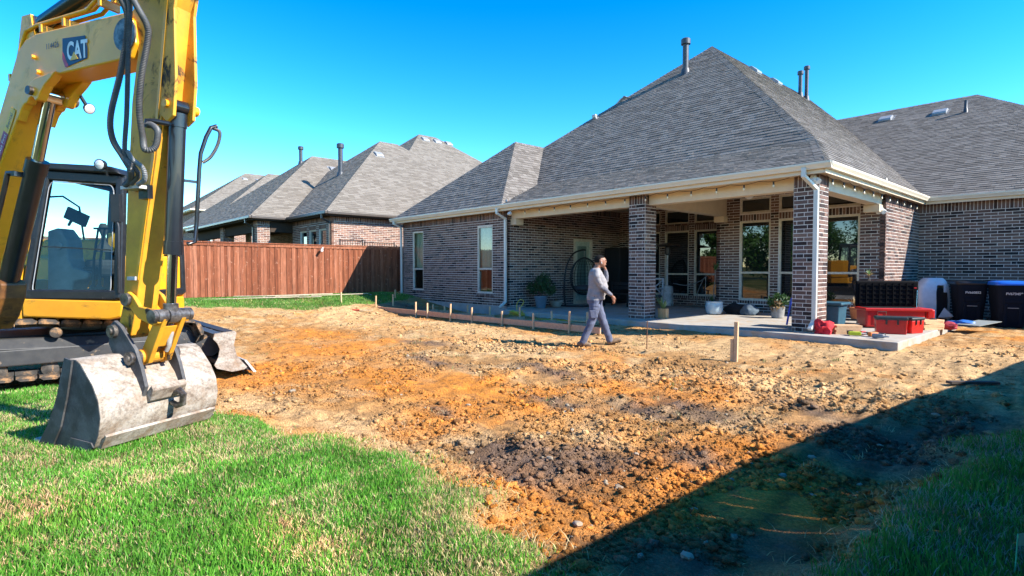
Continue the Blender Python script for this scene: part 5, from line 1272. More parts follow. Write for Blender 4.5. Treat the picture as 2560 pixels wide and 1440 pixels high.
# ================================================================== person
M['skin']=pm('skin',(.30,.135,.075),.55,0,(.24,.10,.055),30); M['hair']=pm('hair',(.006,.005,.005),.9,0,(.012,.011,.010),60,.4,.65,0,.1)
M['shirt']=pm('shirt_cloth',(.29,.272,.27),.85,0,(.20,.188,.19),7,.35,.65,.3,.3,0,25); M['sleeve']=pm('sleeve_cloth',(.15,.15,.175),.85,0,(.11,.11,.13),7,.35,.65,.3,.3,0,25)
M['trousers']=pm('trouser_cloth',(.115,.13,.19),.85,0,(.065,.075,.115),7,.35,.65,.4,.3,0,22); M['boots']=pm('tan_boots',(.22,.14,.075),.7,0,(.14,.09,.05),20); M['sole']=pm('boot_sole',(.03,.025,.02),.8)
def make_person():
    bx,by=-6.72,8.2; bz=float(gz(np.array([bx]),np.array([by]))[0])
    fw=Vector((.669,.743,0)); lf=Vector((-.743,.669,0))
    B=Vector((bx,by,bz+.005))
    P_=thing('person','man in grey shirt and blue trousers walking with one hand raised to his face','person',tuple(B))
    def q(f,l,z): return Vector((f,l,z))
    src=MB(); tags=[]
    def note(t): tags.extend([t]*(len(src.v)-len(tags)))
    def limb(pts,rad,t,n=14,seg=7):
        pp=catm(pts,seg); k=len(pts)-1; rr=[]
        for i in range(len(pp)):
            x=i/seg; j=min(int(x),k-1); w=x-j; rr.append(rad[j]*(1-w)+rad[j+1]*w)
        # end caps rounded
        src.tube(pp,rr,n); src.blob(pp[0],rr[0],rr[0],rr[0],0,0,2); src.blob(pp[-1],rr[-1],rr[-1],rr[-1],0,0,2); note(t)
    def torso(rows,t,n=28):
        rings=[]
        for i in range(len(rows)-1):
            for k in range(5):
                w=k/5; a,b=rows[i],rows[i+1]; z,f,rf,rl=[a[j]*(1-w)+b[j]*w for j in range(4)]
                rings.append([q(f+rf*math.cos(2*math.pi*m/n)*(1+.0*math.sin(m)),rl*math.sin(2*math.pi*m/n),z) for m in range(n)])
        z,f,rf,rl=rows[-1]; rings.append([q(f+rf*math.cos(2*math.pi*m/n),rl*math.sin(2*math.pi*m/n),z) for m in range(n)])
        src.loft(rings); note(t)
    torso([(.80,-.02,.13,.17),(.85,-.025,.148,.178),(.88,-.02,.146,.175)],'trousers')
    torso([(.885,-.01,.168,.192),(.905,-.005,.172,.195),(.95,.0,.168,.19),(1.05,.035,.19,.2),(1.15,.04,.184,.202),(1.27,.02,.165,.207),(1.36,.0,.138,.205),(1.42,-.01,.115,.195),(1.465,-.01,.085,.13),(1.485,-.005,.062,.075)],'shirt')
    limb([q(-.005,0,1.44),q(.02,0,1.50),q(.05,0,1.55)],[.063,.058,.056],'skin')
    hd=q(.085,0,1.615)
    src.blob(hd,.098,.076,.112,0,0,3); note('skin')
    src.blob(q(.125,0,1.555),.062,.055,.06,0,0,2); note('skin')
    limb([q(.172,0,1.632),q(.186,0,1.60),q(.178,0,1.588)],[.010,.015,.011],'skin',8,4)     # nose
    src.blob(q(.172,0,1.545),.022,.026,.014,0,0,2); note('skin'); src.blob(q(.168,0,1.645),.022,.052,.012,0,0,2); note('skin')
    for s in (-1,1): src.blob(q(.075,s*.078,1.605),.026,.012,.034,0,0,2); note('skin')
    src.blob(q(.06,0,1.645),.102,.081,.092,3,.06,3); note('hair'); src.blob(q(.02,0,1.60),.055,.07,.07,3,.05,2); note('hair')
    src.blob(q(.178,0,1.535),.014,.03,.01,0,0,2); note('hair')
    # right arm hanging forward
    limb([q(-.02,-.18,1.405),q(-.02,-.215,1.36),q(.0,-.235,1.25),q(.07,-.235,1.13)],[.07,.068,.06,.052],'shirt')
    limb([q(.07,-.235,1.13),q(.15,-.225,1.06),q(.25,-.205,.985)],[.052,.046,.036],'sleeve')
    limb([q(.235,-.208,.995),q(.265,-.2,.965)],[.026,.025],'skin',10,4)
    pm_=q(.295,-.195,.925)
    src.blob(pm_,.038,.02,.044,0,0,2); note('skin')
    for i,(df,dl,L) in enumerate(((.018,.0,.07),(.006,-.004,.078),(-.008,-.006,.074),(-.02,-.006,.06))):
        a=pm_+q(df,dl,-.03); limb([a,a+q(.012,.004,-.45*L),a+q(.004,.018,-L)],[.0092,.0088,.0075],'skin',8,4)
    limb([pm_+q(.022,.014,.012),pm_+q(.042,.024,-.012),pm_+q(.044,.026,-.042)],[.011,.0095,.008],'skin',8,4)
    # left arm bent, phone at the ear
    limb([q(-.01,.17,1.405),q(.02,.205,1.37),q(.1,.22,1.30),q(.215,.2,1.245)],[.068,.064,.056,.05],'shirt')
    limb([q(.215,.2,1.245),q(.225,.18,1.33),q(.20,.15,1.44)],[.052,.046,.036],'sleeve')
    limb([q(.205,.155,1.43),q(.19,.135,1.48)],[.026,.026],'skin',10,4)
    pl2=q(.165,.115,1.525); src.blob(pl2,.03,.022,.045,0,0,2); note('skin')
    for i in range(4):
        a=pl2+q(.022-.012*i,-.004,.03); limb([a,a+q(-.008,-.016,.03),a+q(-.018,-.03,.048-.006*i)],[.0092,.0088,.0075],'skin',8,4)
    limb([pl2+q(-.014,-.006,.0),pl2+q(-.036,-.02,.012),pl2+q(-.042,-.03,.036)],[.011,.0095,.008],'skin',8,4)
    # legs
    limb([q(-.03,-.085,.88),q(-.045,-.095,.72),q(-.09,-.1,.5),q(-.17,-.1,.30),q(-.265,-.1,.075)],[.115,.103,.078,.07,.066],'trousers')
    limb([q(.0,.085,.88),q(.05,.09,.72),q(.14,.09,.49),q(.21,.09,.30),q(.285,.09,.085)],[.115,.1,.076,.068,.064],'trousers')
    # boots
    limb([q(-.33,-.1,.05),q(-.24,-.1,.055),q(-.13,-.105,.042)],[.044,.05,.036],'boots'); limb([q(-.33,-.1,.018),q(-.13,-.107,.016)],[.03,.03],'sole')
    limb([q(.27,.09,.055),q(.36,.088,.085),q(.46,.085,.115)],[.046,.05,.036],'boots'); limb([q(.27,.09,.02),q(.475,.085,.088)],[.026,.026],'sole')
    # slight cloth folds
    v=[]
    for p,t in zip(src.v,tags):
        p=Vector(p)
        if t in('trousers','sleeve','shirt') and not .84<p.z<.93:
            n=mnoise.noise(Vector((p.x*8,p.y*8,p.z*15)))*.014+mnoise.noise(Vector((p.x*17+p.z*9,p.y*17,p.z*26)))*.009
            c=Vector((p.x-.0,p.y,0)); c=c.normalized() if c.length>1e-4 else c; p=p+c*n
        v.append(p)
    W=[B+fw*p.x+lf*p.y+Vector((0,0,p.z*1.0)) for p in v]
    me=bpy.data.meshes.new('body_source'); me.from_pydata(W,[],src.f)
    bm=bmesh.new(); bm.from_mesh(me); bmesh.ops.recalc_face_normals(bm,faces=bm.faces); bm.to_mesh(me); bm.free()
    tmp=bpy.data.objects.new('body_tmp',me); COL.objects.link(tmp)
    rm=tmp.modifiers.new('r','REMESH'); rm.mode='VOXEL'; rm.voxel_size=.0075
    sm=tmp.modifiers.new('s','SMOOTH'); sm.factor=.5; sm.iterations=2
    bpy.context.view_layer.update(); dg=bpy.context.evaluated_depsgraph_get()
    body=bpy.data.meshes.new_from_object(tmp.evaluated_get(dg)); bpy.data.objects.remove(tmp)
    names=['skin','hair','shirt','sleeve','trousers','boots','sole']
    body.materials.clear()
    for n in names: body.materials.append(M[n])
    kd=KDTree(len(W))
    for i,p in enumerate(W): kd.insert(p,i)
    kd.balance()
    mi=np.zeros(len(body.polygons),np.int32)
    for p in body.polygons:
        c,i,d=kd.find(p.center); t_=tags[i]; lc=p.center-B; f_,l_,z_=lc.dot(fw),lc.dot(lf),lc.z
        if t_ in('hair','skin') and z_>1.5 and abs(l_)<.1:
            t_='hair' if (z_>1.672+.25*max(0,f_-.12) or (f_<.075 and z_>1.585 and not (abs(l_)>.066 and f_>.045 and z_<1.645)) or (z_<1.548 and z_>1.528 and f_>.165)) else 'skin'
        if t_ in('shirt','trousers') and .82<z_<.94 and abs(l_)<.21 and abs(f_)<.2: t_='shirt' if z_>.884 else 'trousers'
        mi[p.index]=names.index(t_)
    body.polygons.foreach_set('material_index',mi)
    body.shade_smooth()
    for vv in body.vertices: vv.co=vv.co-B
    body.name='body'
    o=bpy.data.objects.new('body',body); COL.objects.link(o); o.parent=P_
    # eye, phone, earphone, pocket flap, belt
    def lp(f,l,z): return B+fw*f+lf*l+Vector((0,0,z))
    for s in (-1,1):
        mb=MB(); mb.blob(lp(.167,s*.032,1.622),.011,.011,.008,0,0,2); mb.build('eye',M['hair'],P_,60)
    ph=MB(); ph.obox(lp(.135,.098,1.56),fw*.018+Vector((0,0,.03)),lf*.005,Vector((0,0,.055))-fw*.03); ph.build('phone',M['black'],P_,bevel=.004)
    mb=MB(); mb.cyl(lp(.085,-.094,1.60),lp(.095,-.092,1.565),.006,8); mb.build('earphone',M['white'],P_,40)
    mb=MB(); mb.obox(lp(-.075,-.195,.62),fw*.06,lf*.008,Vector((0,0,.075))+fw*-.015); mb.build('cargo_pocket',M['trousers'],P_,bevel=.01)
    mb=MB(); mb.tube([lp(.06,-.165,.87),lp(.035,-.18,.82),lp(-.01,-.185,.79)],.006,6); mb.build('pocket_edge',M['hair'],P_,50)
    return P_
make_person()
# ================================================================== site carpentry
def gzs(x,y): return float(gz(np.array([x]),np.array([y]))[0])
UBX=bpy.data.meshes.new('board'); _m=MB().box(-.5,.5,-.5,.5,-.5,.5); UBX.from_pydata(_m.v,[],_m.f); UBX.materials.append(M['lumber'])
def stake(x,y,h,label,lean=(0,0),w=.038,t=.038,name='wooden_stake',group='stakes of the form boards'):
    z=gzs(x,y); mb=MB(); top=(x+lean[0],y+lean[1],z+h)
    b=Vector((x,y,z-.12)); d=Vector(top)-b; hw=w/2; ht=t/2
    T=thing(name,label,'stake',(x,y,z),group)
    mb.add([(x-hw,y-ht,z-.12),(x+hw,y-ht,z-.12),(x+hw,y+ht,z-.12),(x-hw,y+ht,z-.12),(top[0]-hw,top[1]-ht,top[2]),(top[0]+hw,top[1]-ht,top[2]),(top[0]+hw,top[1]+ht,top[2]+.008),(top[0]-hw,top[1]+ht,top[2]+.004)],[(0,3,2,1),(4,5,6,7),(0,1,5,4),(1,2,6,5),(2,3,7,6),(3,0,4,7)])
    T2=mb.build('stake_shaft',M['lumber'],T); return T
# the two long form boards lie end to end parallel to the porch
FZ=-.10
def fline(x): return 9.03+(x+17.3)*.0385
rnd=random.Random(21)
for (xa,xb,lb) in ((-17.35,-12.55,'long form board at the far end of the layout line'),(-12.54,-7.58,'long form board at the near end beside the walking man')):
    mb=MB(); ya,yb=fline(xa),fline(xb); mb.beam((xa,ya,FZ),(xb,yb,FZ+.0),.038,.14); o=mb.build('form_board',M['form']); tag(o,lb,'form board','form boards')
ordn=['first','second','third','fourth','fifth','sixth','seventh','eighth']
FX=[-16.9,-15.6,-14.45,-13.85,-12.75,-11.8,-10.6,-9.5,-8.4]
FX=[-16.85,-14.5,-13.9,-12.8,-11.85,-10.66,-9.54,-8.43]
for i,x in enumerate(FX):
    y=fline(x)-.045; stake(x,y,.40+rnd.uniform(-.04,.1),'%s front stake along the form boards, counted from the fence'%ordn[i],(rnd.uniform(-.02,.02),rnd.uniform(-.02,.02)))
    # kicker board running back to a second stake
    a=(x+.02,fline(x)+.03,FZ+.035); b=(x+.03,fline(x)+.72,FZ+.02)
    mb=MB(); mb.beam(a,b,.036,.085); o=mb.build('brace_board',M['form']); tag(o,'%s short brace board behind the form boards, counted from the fence'%ordn[i],'brace','brace boards')
    stake(x-.025,fline(x)+.62,.36+rnd.uniform(-.03,.08),'%s rear stake at a brace board, counted from the fence'%ordn[i],(rnd.uniform(-.02,.02),rnd.uniform(-.02,.02)))
stake(-17.65,8.15,.36,'lone wooden stake at the edge of the fence grass',group='lone stakes')
stake(-17.9,10.35,.34,'short stake standing in the shade by the corner downspout',group='lone stakes')
SP=stake(-4.12,8.5,.64,'tall pale survey stake standing alone in front of the corner column',(0,.02),.06,.04,group='lone stakes')
mb=MB(); z=gzs(-4.12,8.5); mb.box(-4.20,-4.155,8.485,8.52,z-.05,z+.36); mb.build('side_stake',M['lumber'],SP)
M['rust']=pm('rusty_rebar',(.16,.06,.03),.85,0,(.09,.035,.02),30)
o=thing('rebar_pin','thin rusty rebar pin standing in the dirt before the middle column','rebar',(-5.85,8.6,gzs(-5.85,8.6))); MB().cyl((-5.85,8.6,gzs(-5.85,8.6)-.1),(-5.85,8.61,gzs(-5.85,8.6)+.52),.009,8).build('rod',M['rust'],o)
# lumber scraps by the fence
for i,(x,y,a,L,lb) in enumerate(((-18.9,5.6,72,3.0,'longest thin board lying on the fence grass'),(-19.2,6.4,55,2.4,'thin board lying crossways at the middle of the scrap pile'),(-19.0,7.3,84,2.2,'thin board at the right end of the scrap pile'),(-19.3,6.9,98,1.6,'short board lying on top of the scrap pile'),(-18.6,6.9,64,1.8,'board at the dirt edge of the scrap pile'),(-18.7,8.6,80,2.0,'single board lying in the shaded grass near the house'))):
    an=R(a); z=gzs(x,y)+.05+.025*(i%3); d=Vector((math.cos(an),math.sin(an),.01))*L/2; mb=MB(); c=Vector((x,y,z)); mb.beam(c-d,c+d,.09,.02); o=mb.build('scrap_board',pm('grey_board%d'%i,(.55,.45,.33),.85,0,(.42,.33,.24),14)); tag(o,lb,'board','scrap boards by the fence')
o=MB().blob((-18.95,9.9,.24),.10,.06,.05,4,.3).build('blue_bag',pm('blue_plastic',(.02,.10,.55),.4),None,60); tag(o,'small crumpled blue bag lying at the foot of the fence','bag')
T=thing('hand_saw','red handled hand tool lying on pale dirt near the form boards','tool',(-16.3,8.1,gzs(-16.3,8.1))); z=gzs(-16.3,8.1)+.03
MB().beam((-16.45,7.98,z),(-16.28,8.12,z),.05,.04).build('handle',M['red'],T,bevel=.01); MB().beam((-16.28,8.12,z),(-15.95,8.4,z),.06,.006).build('blade',M['steel'],T)
o=MB().beam((-1.45,8.7,gzs(-1.3,8.9)+.03),(-1.05,9.2,gzs(-1.1,9.2)+.02),.09,.03).build('old_board',pm('old_wet_board',(.07,.05,.04),.8)); tag(o,'short dark weathered board lying in the shaded dirt','board')
# pale rocks
M['rock']=pm('limestone',(.36,.28,.20),.9,0,(.25,.19,.13),6,.35,.65,.5)
rk=[(-2.85,2.95,.045),(-2.5,3.55,.035),(-2.25,3.0,.05),(-3.4,3.5,.04),(-2.05,2.35,.05),(-1.72,3.05,.04),(-4.9,5.5,.05),(-3.6,5.9,.045),(-1.6,4.6,.05),(-1.25,6.9,.055),(-1.9,2.15,.04),(-1.45,2.5,.06),(-5.2,4.6,.04),(-1.35,5.4,.045)]
wd=['nearest the lawn corner','left of the orange rut','beside the dark clods','at the far side of the dark clods','on the orange clods at the lawn edge','on the shadow line','in the middle of the yard','in front of the tall stake','in the fence shadow near the right lawn','far back in the fence shadow','at the tip of the lawn','in the shade beside the rut','left of the middle yard','in the shade among dark soil']
for i,(x,y,r) in enumerate(rk):
    r*=.62
    o=MB().blob((x,y,gzs(x,y)+r*.3),r,r*.75,r*.5,i,.5,2,1.6).build('rock',M['rock'],None,25); tag(o,'pale angular rock lying '+wd[i],'rock','rocks in the dirt')
# green marker flag at the frame edge
T=thing('marker_flag','thin green wire marker flag stuck in the shaded lawn','flag',(-.29,3.22,-.1)); mb=MB(); mb.tube([(-.29,3.22,-.12),(-.285,3.21,.02),(-.282,3.20,.085)],.003,6); mb.build('wire',pm('flag_green',(.05,.5,.32),.5),T); MB().add([(-.282,3.20,.085),(-.25,3.27,.085),(-.25,3.27,.02),(-.284,3.205,.03)],[(0,1,2,3)]).build('flag_cloth',pm('flag_cloth',(.30,.75,.6),.6),T,fixn=False)

# ================================================================== things on the porch
def pot(name,label,x,y,z,prof,mat,cat='pot',n=28):
    T=thing(name,label,cat,(x,y,z)); MB().lathe(prof,(x,y,z),n).build('pot',mat,T,40)
    h=max(q[1] for q in prof); r=[q[0] for q in prof if q[1]==h][0]
    MB().lathe([(r*.9,h-.05),(.01,h-.045)],(x,y,z),n).build('potting_soil',pm('potting_soil',(.05,.035,.025),.95),T)
    return T,h
def blades_plant(T,x,y,z,n,L,w,mat,seed,up=.8,name='leaf',droop=.6,hollow=0):
    rnd=random.Random(seed)
    for i in range(n):
        an=rnd.uniform(0,6.28); l=L*rnd.uniform(.6,1.1); t=rnd.uniform(.25,1)*(1.2-up); d=Vector((math.cos(an),math.sin(an),0)); s=Vector((-math.sin(an),math.cos(an),0))
        mb=MB(); vs=[]; K=6
        for k in range(K+1):
            u=k/K; p=Vector((x,y,z))+d*(l*(u*t*1.2+.02))+Vector((0,0,l*(u*(up)-droop*u*u*t))); ww=w*(1-u**2.2)*.5+.0008
            vs+=[p-s*ww,p+s*ww]
        mb.add(vs,[(2*k,2*k+1,2*k+3,2*k+2) for k in range(K)]); mb.build(name,M[mat],T,fixn=False)
def leafy(T,centers,radii,n,size,mat,seed,name='foliage'):
    v=leaf_cloud(n,centers,radii,size,np.random.default_rng(seed)); m=len(v)//4
    return mesh_np(name,v-np.array(T.location),np.arange(m*4),np.full(m,4),M[mat],T)
glaze=pm('blue_white_glaze',(.42,.52,.56),.25,0,(.32,.43,.48),6,.35,.65,.03,.5,.3)
T,h=pot('planter','round pale blue glazed planter with a leaning dracaena by the brick pier',-7.45,14.1,0,[(.13,0),(.19,.03),(.225,.13),(.23,.23),(.215,.32),(.225,.335),(.225,.36),(.19,.36)],glaze,'planter')
mb=MB(); mb.tube(catm([(-7.5,14.15,.32),(-7.52,14.2,.65),(-7.5,14.22,.95),(-7.49,14.2,1.22)],6),.018,8); mb.build('stem',M['bark'],T,50); blades_plant(T,-7.49,14.2,1.2,26,.34,.03,'plant',5,.75); blades_plant(T,-7.5,14.1,.34,16,.3,.03,'plant',6,.7); blades_plant(T,-7.49,14.2,1.2,8,.3,.03,'plant_dry',7,.5)
grey=pm('grey_stone_pot',(.30,.29,.27),.8,0,(.2,.2,.19),9)
T,h=pot('planter','grey stone planter with a dark fern beside the corner column',-5.83,14.25,0,[(.12,0),(.145,.02),(.16,.2),(.165,.26),(.17,.28),(.15,.28)],grey,'planter'); leafy(T,[(-5.83,14.25,.42),(-5.95,14.2,.4),(-5.7,14.3,.45),(-5.85,14.3,.52)],[.18,.15,.15,.14],520,.045,'plant',3); leafy(T,[(-5.83,14.2,.3)],[.2],140,.045,'plant_dry',4,'dead_fronds')
M['bamboo']=island_mat('bamboo_slat',[(0,(.42,.26,.12)),(1,(.56,.38,.20))],.7,30,.2,.1)
T=thing('basket_planter','bamboo slat basket with spiky succulent beside the middle column','planter',(-7.72,12.05,0)); bxc,byc=-7.72,12.05
for k in range(20):
    an=2*math.pi*k/20; MB().obox((bxc+.125*math.cos(an),byc+.125*math.sin(an),.125),(-.017*math.sin(an),.017*math.cos(an),0),(.006*math.cos(an),.006*math.sin(an),0),(0,0,.125)).build('slat',M['bamboo'],T)
MB().lathe([(.11,.0),(.11,.2),(.01,.21)],(bxc,byc,0.002),20).build('potting_soil',pm('dark_soil',(.05,.035,.025),.95),T); blades_plant(T,bxc,byc,.2,22,.62,.035,'plant_light',9,.75,'leaf',.5)
T,h=pot('planter','slate blue flared pot with a dark shrub against the porch wall',-12.35,12.35,0,[(.13,0),(.15,.02),(.2,.32),(.215,.34),(.215,.38),(.19,.38)],pm('slate_blue_pot',(.14,.20,.25),.45,0,(.11,.16,.2),6),'planter'); mb=MB()
for k in range(9):
    an=k*.7; mb.tube([(-12.35,12.35,.35),(-12.35+.14*math.cos(an),12.35+.14*math.sin(an),.62),(-12.35+.3*math.cos(an),12.35+.3*math.sin(an),.85+.1*(k%3))],.008,5)
mb.build('stems',M['bark'],T); leafy(T,[(-12.35,12.35,.75),(-12.15,12.2,.72),(-12.5,12.5,.78),(-12.3,12.45,.92),(-12.1,12.5,.62),(-12.55,12.2,.62)],[.28,.24,.24,.22,.22,.22],1700,.042,'plant',8)
T,h=pot('planter','low beige bowl planter between the blue pot and the egg chair',-12.35,13.05,0,[(.10,0),(.15,.02),(.21,.14),(.225,.18),(.225,.2),(.2,.2)],pm('beige_bowl',(.36,.31,.25),.7,0,(.27,.23,.18),10),'planter'); blades_plant(T,-12.35,13.05,.18,8,.2,.015,'plant_dry',12,.7)
terr=pm('orange_clay',(.48,.16,.06),.7,0,(.36,.11,.04),8)
T,h=pot('planter','orange clay pot with a dried yucca behind the red chest',-4.25,15.0,0,[(.13,0),(.15,.02),(.19,.26),(.205,.27),(.205,.31),(.18,.31)],terr,'planter'); mb=MB(); mb.tube(catm([(-4.25,15.0,.28),(-4.2,15.03,.6),(-4.1,15.05,.85),(-4.06,15.05,1.08)],6),.016,8); mb.build('stem',M['bark'],T,50); blades_plant(T,-4.06,15.05,1.06,20,.28,.025,'plant_dry',15,.6); blades_plant(T,-4.06,15.05,1.06,10,.28,.025,'plant_light',16,.8); blades_plant(T,-4.3,14.95,.32,34,.40,.03,'plant_dry',17,.75)
# hose coils
M['hose_yellow']=pm('yellow_hose',(.62,.48,.03),.5,0,(.5,.36,.03),10)
T=thing('garden_hose','coil of yellow hose heaped on the dirt beside the slate blue pot','hose',(-12.0,11.2,-.1)); pts=[]
for k in range(90):
    an=k*.42; r=.26+.06*math.sin(k*.9); pts.append((-11.95+r*math.cos(an)*1.0,11.0+r*.8*math.sin(an),-.14+.0016*k+.015*math.sin(k*1.7)))
pts+= [(-11.75,10.9,.1),(-11.7,11.0,.28),(-11.9,11.05,.34),(-12.05,11.05,.2),(-12.0,11.0,.02)]
MB().tube(catm(pts,4),.012,6).build('hose_coil',M['hose_yellow'],T,60)
T=thing('air_hose','thin yellow hose looped loosely on the dirt below the slab','hose',(-9.9,10.4,-.2)); pts=[]
for k in range(26):
    an=k*.3; pts.append((-9.9+.75*math.cos(an),10.35+.28*math.sin(an)+.01*k,gzs(-9.9+.75*math.cos(an),10.35+.28*math.sin(an))+.015))
MB().tube(catm(pts,4),.009,6).build('hose_loop',M['hose_yellow'],T,60)
o=MB().tube(catm([(-7.95+.18*math.cos(k*.5),9.75+.16*math.sin(k*.5),gzs(-7.95,9.75)+.02+.002*k) for k in range(28)],3),.008,6).build('teal_cord',pm('teal_cord',(.03,.28,.26),.5),None,60); tag(o,'coil of teal cord on the dirt behind the walking man','cord')
for i,(x,y,a,L) in enumerate(((-9.3,10.35,12,1.5),(-9.9,10.0,-4,1.2),(-8.9,10.55,20,1.0))):
    an=R(a); d=Vector((math.cos(an),math.sin(an),0))*L/2; c=Vector((x,y,gzs(x,y)+.03+.02*i)); o=MB().beam(c-d,c+d,.2,.025).build('plywood_strip',M['lumber']); tag(o,['widest pale plywood strip on the dirt below the slab','left plywood strip on the dirt behind the form boards','right plywood strip lying on the others below the slab'][i],'board','plywood strips below the slab')
# egg chair
T=thing('egg_chair','black wicker hanging egg chair on a curved stand before the porch door','chair',(-12.2,14.0,0))
ex,ey=-12.15,14.0
st=catm([(ex-.1,ey-.62,.02),(ex-.1,ey-.68,.6),(ex-.08,ey-.6,1.3),(ex-.05,ey-.32,1.72),(ex,ey+.05,1.86),(ex,ey+.25,1.87)],8)
MB().tube(st,.03,10).build('stand',M['iron'],T,50)
MB().tube(catm([(ex-.5,ey-.5,.03),(ex-.1,ey-.64,.03),(ex+.45,ey-.35,.03),(ex+.5,ey+.3,.03),(ex+.2,ey+.6,.03)],6),.025,8).build('base_ring',M['iron'],T,50)
MB().tube([(ex,ey+.2,1.86),(ex,ey+.2,1.62)],.008,6).build('chain',M['steel'],T)
cy=ey+.2; cz=1.0
def egg(th,ph): # open towards +X,-Y
    return (ex+.48*math.sin(ph)*math.cos(th),cy+.48*math.sin(ph)*math.sin(th),cz+.62*math.cos(ph)*(1.0)-.05*math.sin(ph))
op=R(-35)
for k in range(15):   # meridian wickers at the back
    th=op+R(75)+R(210)*k/14; MB().tube([egg(th,R(6+168*j/14)) for j in range(15)],.010,5).build('wicker_rib',M['iron'],T,60)
for k in range(13):   # horizontal weave
    ph=R(35+10.5*k); MB().tube([egg(op+R(75)+R(210)*j/20,ph) for j in range(21)],.008,5).build('wicker_band',M['iron'],T,60)
rim=[egg(op+R(75),R(4+172*j/20)) for j in range(21)]+[egg(op-R(75),R(176-172*j/20)) for j in range(21)]
MB().tube(rim+[rim[0]],.022,8).build('rim',M['iron'],T,60)
MB().blob((ex-.02,cy-.02,.60),.34,.34,.12,5,.15).build('cushion',M['seat'],T,60)
# dark covered cabinet, bench, chair, heater
T=thing('covered_cabinet','tall black covered cabinet in the dark corner of the porch','cabinet',(-12.4,16.5,0)); mb=MB(); mb.box(-12.75,-12.05,16.0,16.95,.1,2.0); mb.build('cover',pm('black_cover',(.006,.006,.007),.8),T,bevel=.06); mb=MB(); mb.box(-12.72,-12.1,16.05,16.9,0,.1); mb.build('base',M['black'],T)
T=thing('garden_bench','low dark slatted bench in the porch shade behind the man','bench',(-11.3,14.9,0))
for k in range(4): MB().box(-11.75,-10.7,14.68+.12*k,14.78+.12*k,.40,.425).build('slat',M['iron'],T)
for k in range(2): MB().box(-11.75,-10.7,15.14,15.165,.55+.14*k,.65+.14*k).build('back_slat',M['iron'],T)
for x in (-11.7,-10.75):
    for y in (14.7,15.13): MB().box(x-.02,x+.02,y-.02,y+.02,0,.4 if y<15 else .8).build('leg',M['iron'],T)
T=thing('patio_heater','steel mushroom patio heater standing before the dark porch windows','heater',(-10.3,16.3,0)); c=(-10.3,16.3,0)
MB().lathe([(.20,0),(.21,.02),(.21,.06),(.19,.62),(.17,.66),(.05,.68)],c,24).build('base',M['steel'],T,40); MB().lathe([(.028,.66),(.028,1.72)],c,12).build('pole',M['steel'],T,40); MB().lathe([(.05,1.7),(.09,1.74),(.10,1.95),(.06,2.0)],c,18).build('burner',M['dark_metal'],T,40); MB().lathe([(.42,2.0),(.40,2.03),(.1,2.1),(.02,2.11)],c,24).build('reflector',M['dark_metal'],T,40)
T=thing('patio_chair','grey framed patio chair behind the middle column','chair',(-9.85,14.6,0)); w=.27
for sx in (-w,w):
    MB().beam((-9.85+sx,14.35,0),(-9.85+sx,14.35,.62),.04,.04,(0,1,0)).build('leg',M['vent'],T); MB().beam((-9.85+sx,14.85,0),(-9.85+sx,14.95,.95),.04,.04,(0,1,0)).build('leg',M['vent'],T); MB().beam((-9.85+sx,14.33,.62),(-9.85+sx,14.92,.64),.05,.03).build('armrest',M['vent'],T)
MB().box(-9.85-w,-9.85+w,14.36,14.88,.36,.43).build('seat',M['seat'],T,bevel=.02); MB().beam((-9.85-w,14.94,.93),(-9.85+w,14.94,.93),.04,.05).build('top_rail',M['vent'],T); MB().beam((-9.85-w,14.88,.45),(-9.85+w,14.94,.9),.03,.04,(0,1,0)).build('cross_bar',M['vent'],T); MB().beam((-9.85+w,14.88,.45),(-9.85-w,14.94,.9),.03,.04,(0,1,0)).build('cross_bar',M['vent'],T)
T=thing('hose_reel','thin hose draped over a wire stand beneath the porch windows','stand',(-9.1,16.6,0)); MB().tube(catm([(-10.2,16.5,.75),(-9.7,16.5,.7),(-9.2,16.5,.85),(-9.0,16.5,1.0),(-9.1,16.5,.9),(-9.3,16.5,.45),(-9.32,16.5,.02)],6),.015,8).build('hose_line',M['hose_grey'],T,60); MB().tube([(-9.02,16.5,0.0),(-9.02,16.5,1.0)],.012,6).build('wire_stand',M['steel'],T)
T=thing('ceiling_fan','dark blade ceiling fan under the porch roof','fan',(-6.3,13.6,3.1)); c=(-6.3,13.6,3.1); MB().lathe([(.02,.27),(.02,.1),(.09,.08),(.11,.0),(.06,-.06)],c,18).build('motor',M['dark_metal'],T,40); MB().lathe([(.10,-.06),(.09,-.10),(.02,-.13)],c,18).build('lamp_bowl',M['white'],T,40)
for k in range(5):
    an=k*2*math.pi/5+.35; d=Vector((math.cos(an),math.sin(an),0)); s=Vector((-d.y,d.x,.12)); MB().obox(Vector(c)+d*.43+Vector((0,0,.03)),d*.32,s*.065,Vector((0,0,.005))).build('blade',M['dark_metal'],T)
# bags, cooler, bin
cl1=pm('black_cloth',(.012,.012,.014),.9); cl2=pm('denim_cloth',(.10,.14,.18),.9,0,(.06,.09,.12),9)
o=MB().blob((-7.15,14.75,.10),.36,.22,.17,2,.35,3).build('duffel_bag',cl1,None,60); tag(o,'black duffel bag slumped on the slab left of the tall windows','bag')
o=MB().blob((-6.72,14.6,.11),.22,.2,.17,7,.45,3).build('work_jacket',cl2,None,60); tag(o,'crumpled denim blue jacket beside the black bag','jacket')
tq=pm('teal_plastic',(.03,.10,.14),.4,0,(.02,.07,.1),6)
T=thing('storage_tub','dark teal plastic tub tucked behind the corner column','tub',(-4.55,12.5,0)); mb=MB(); mb.prism([(-.42,-.25),(.5,-.25),(.5,.25),(-.42,.25)],lambda a,b,t:(-4.28+a*(.9+.12*t),12.45+b*(.9+.12*t),t),0,.5); mb.build('tub',tq,T,bevel=.03); MB().box(-4.76,-3.74,12.16,12.74,.5,.56).build('lid',tq,T,bevel=.03)
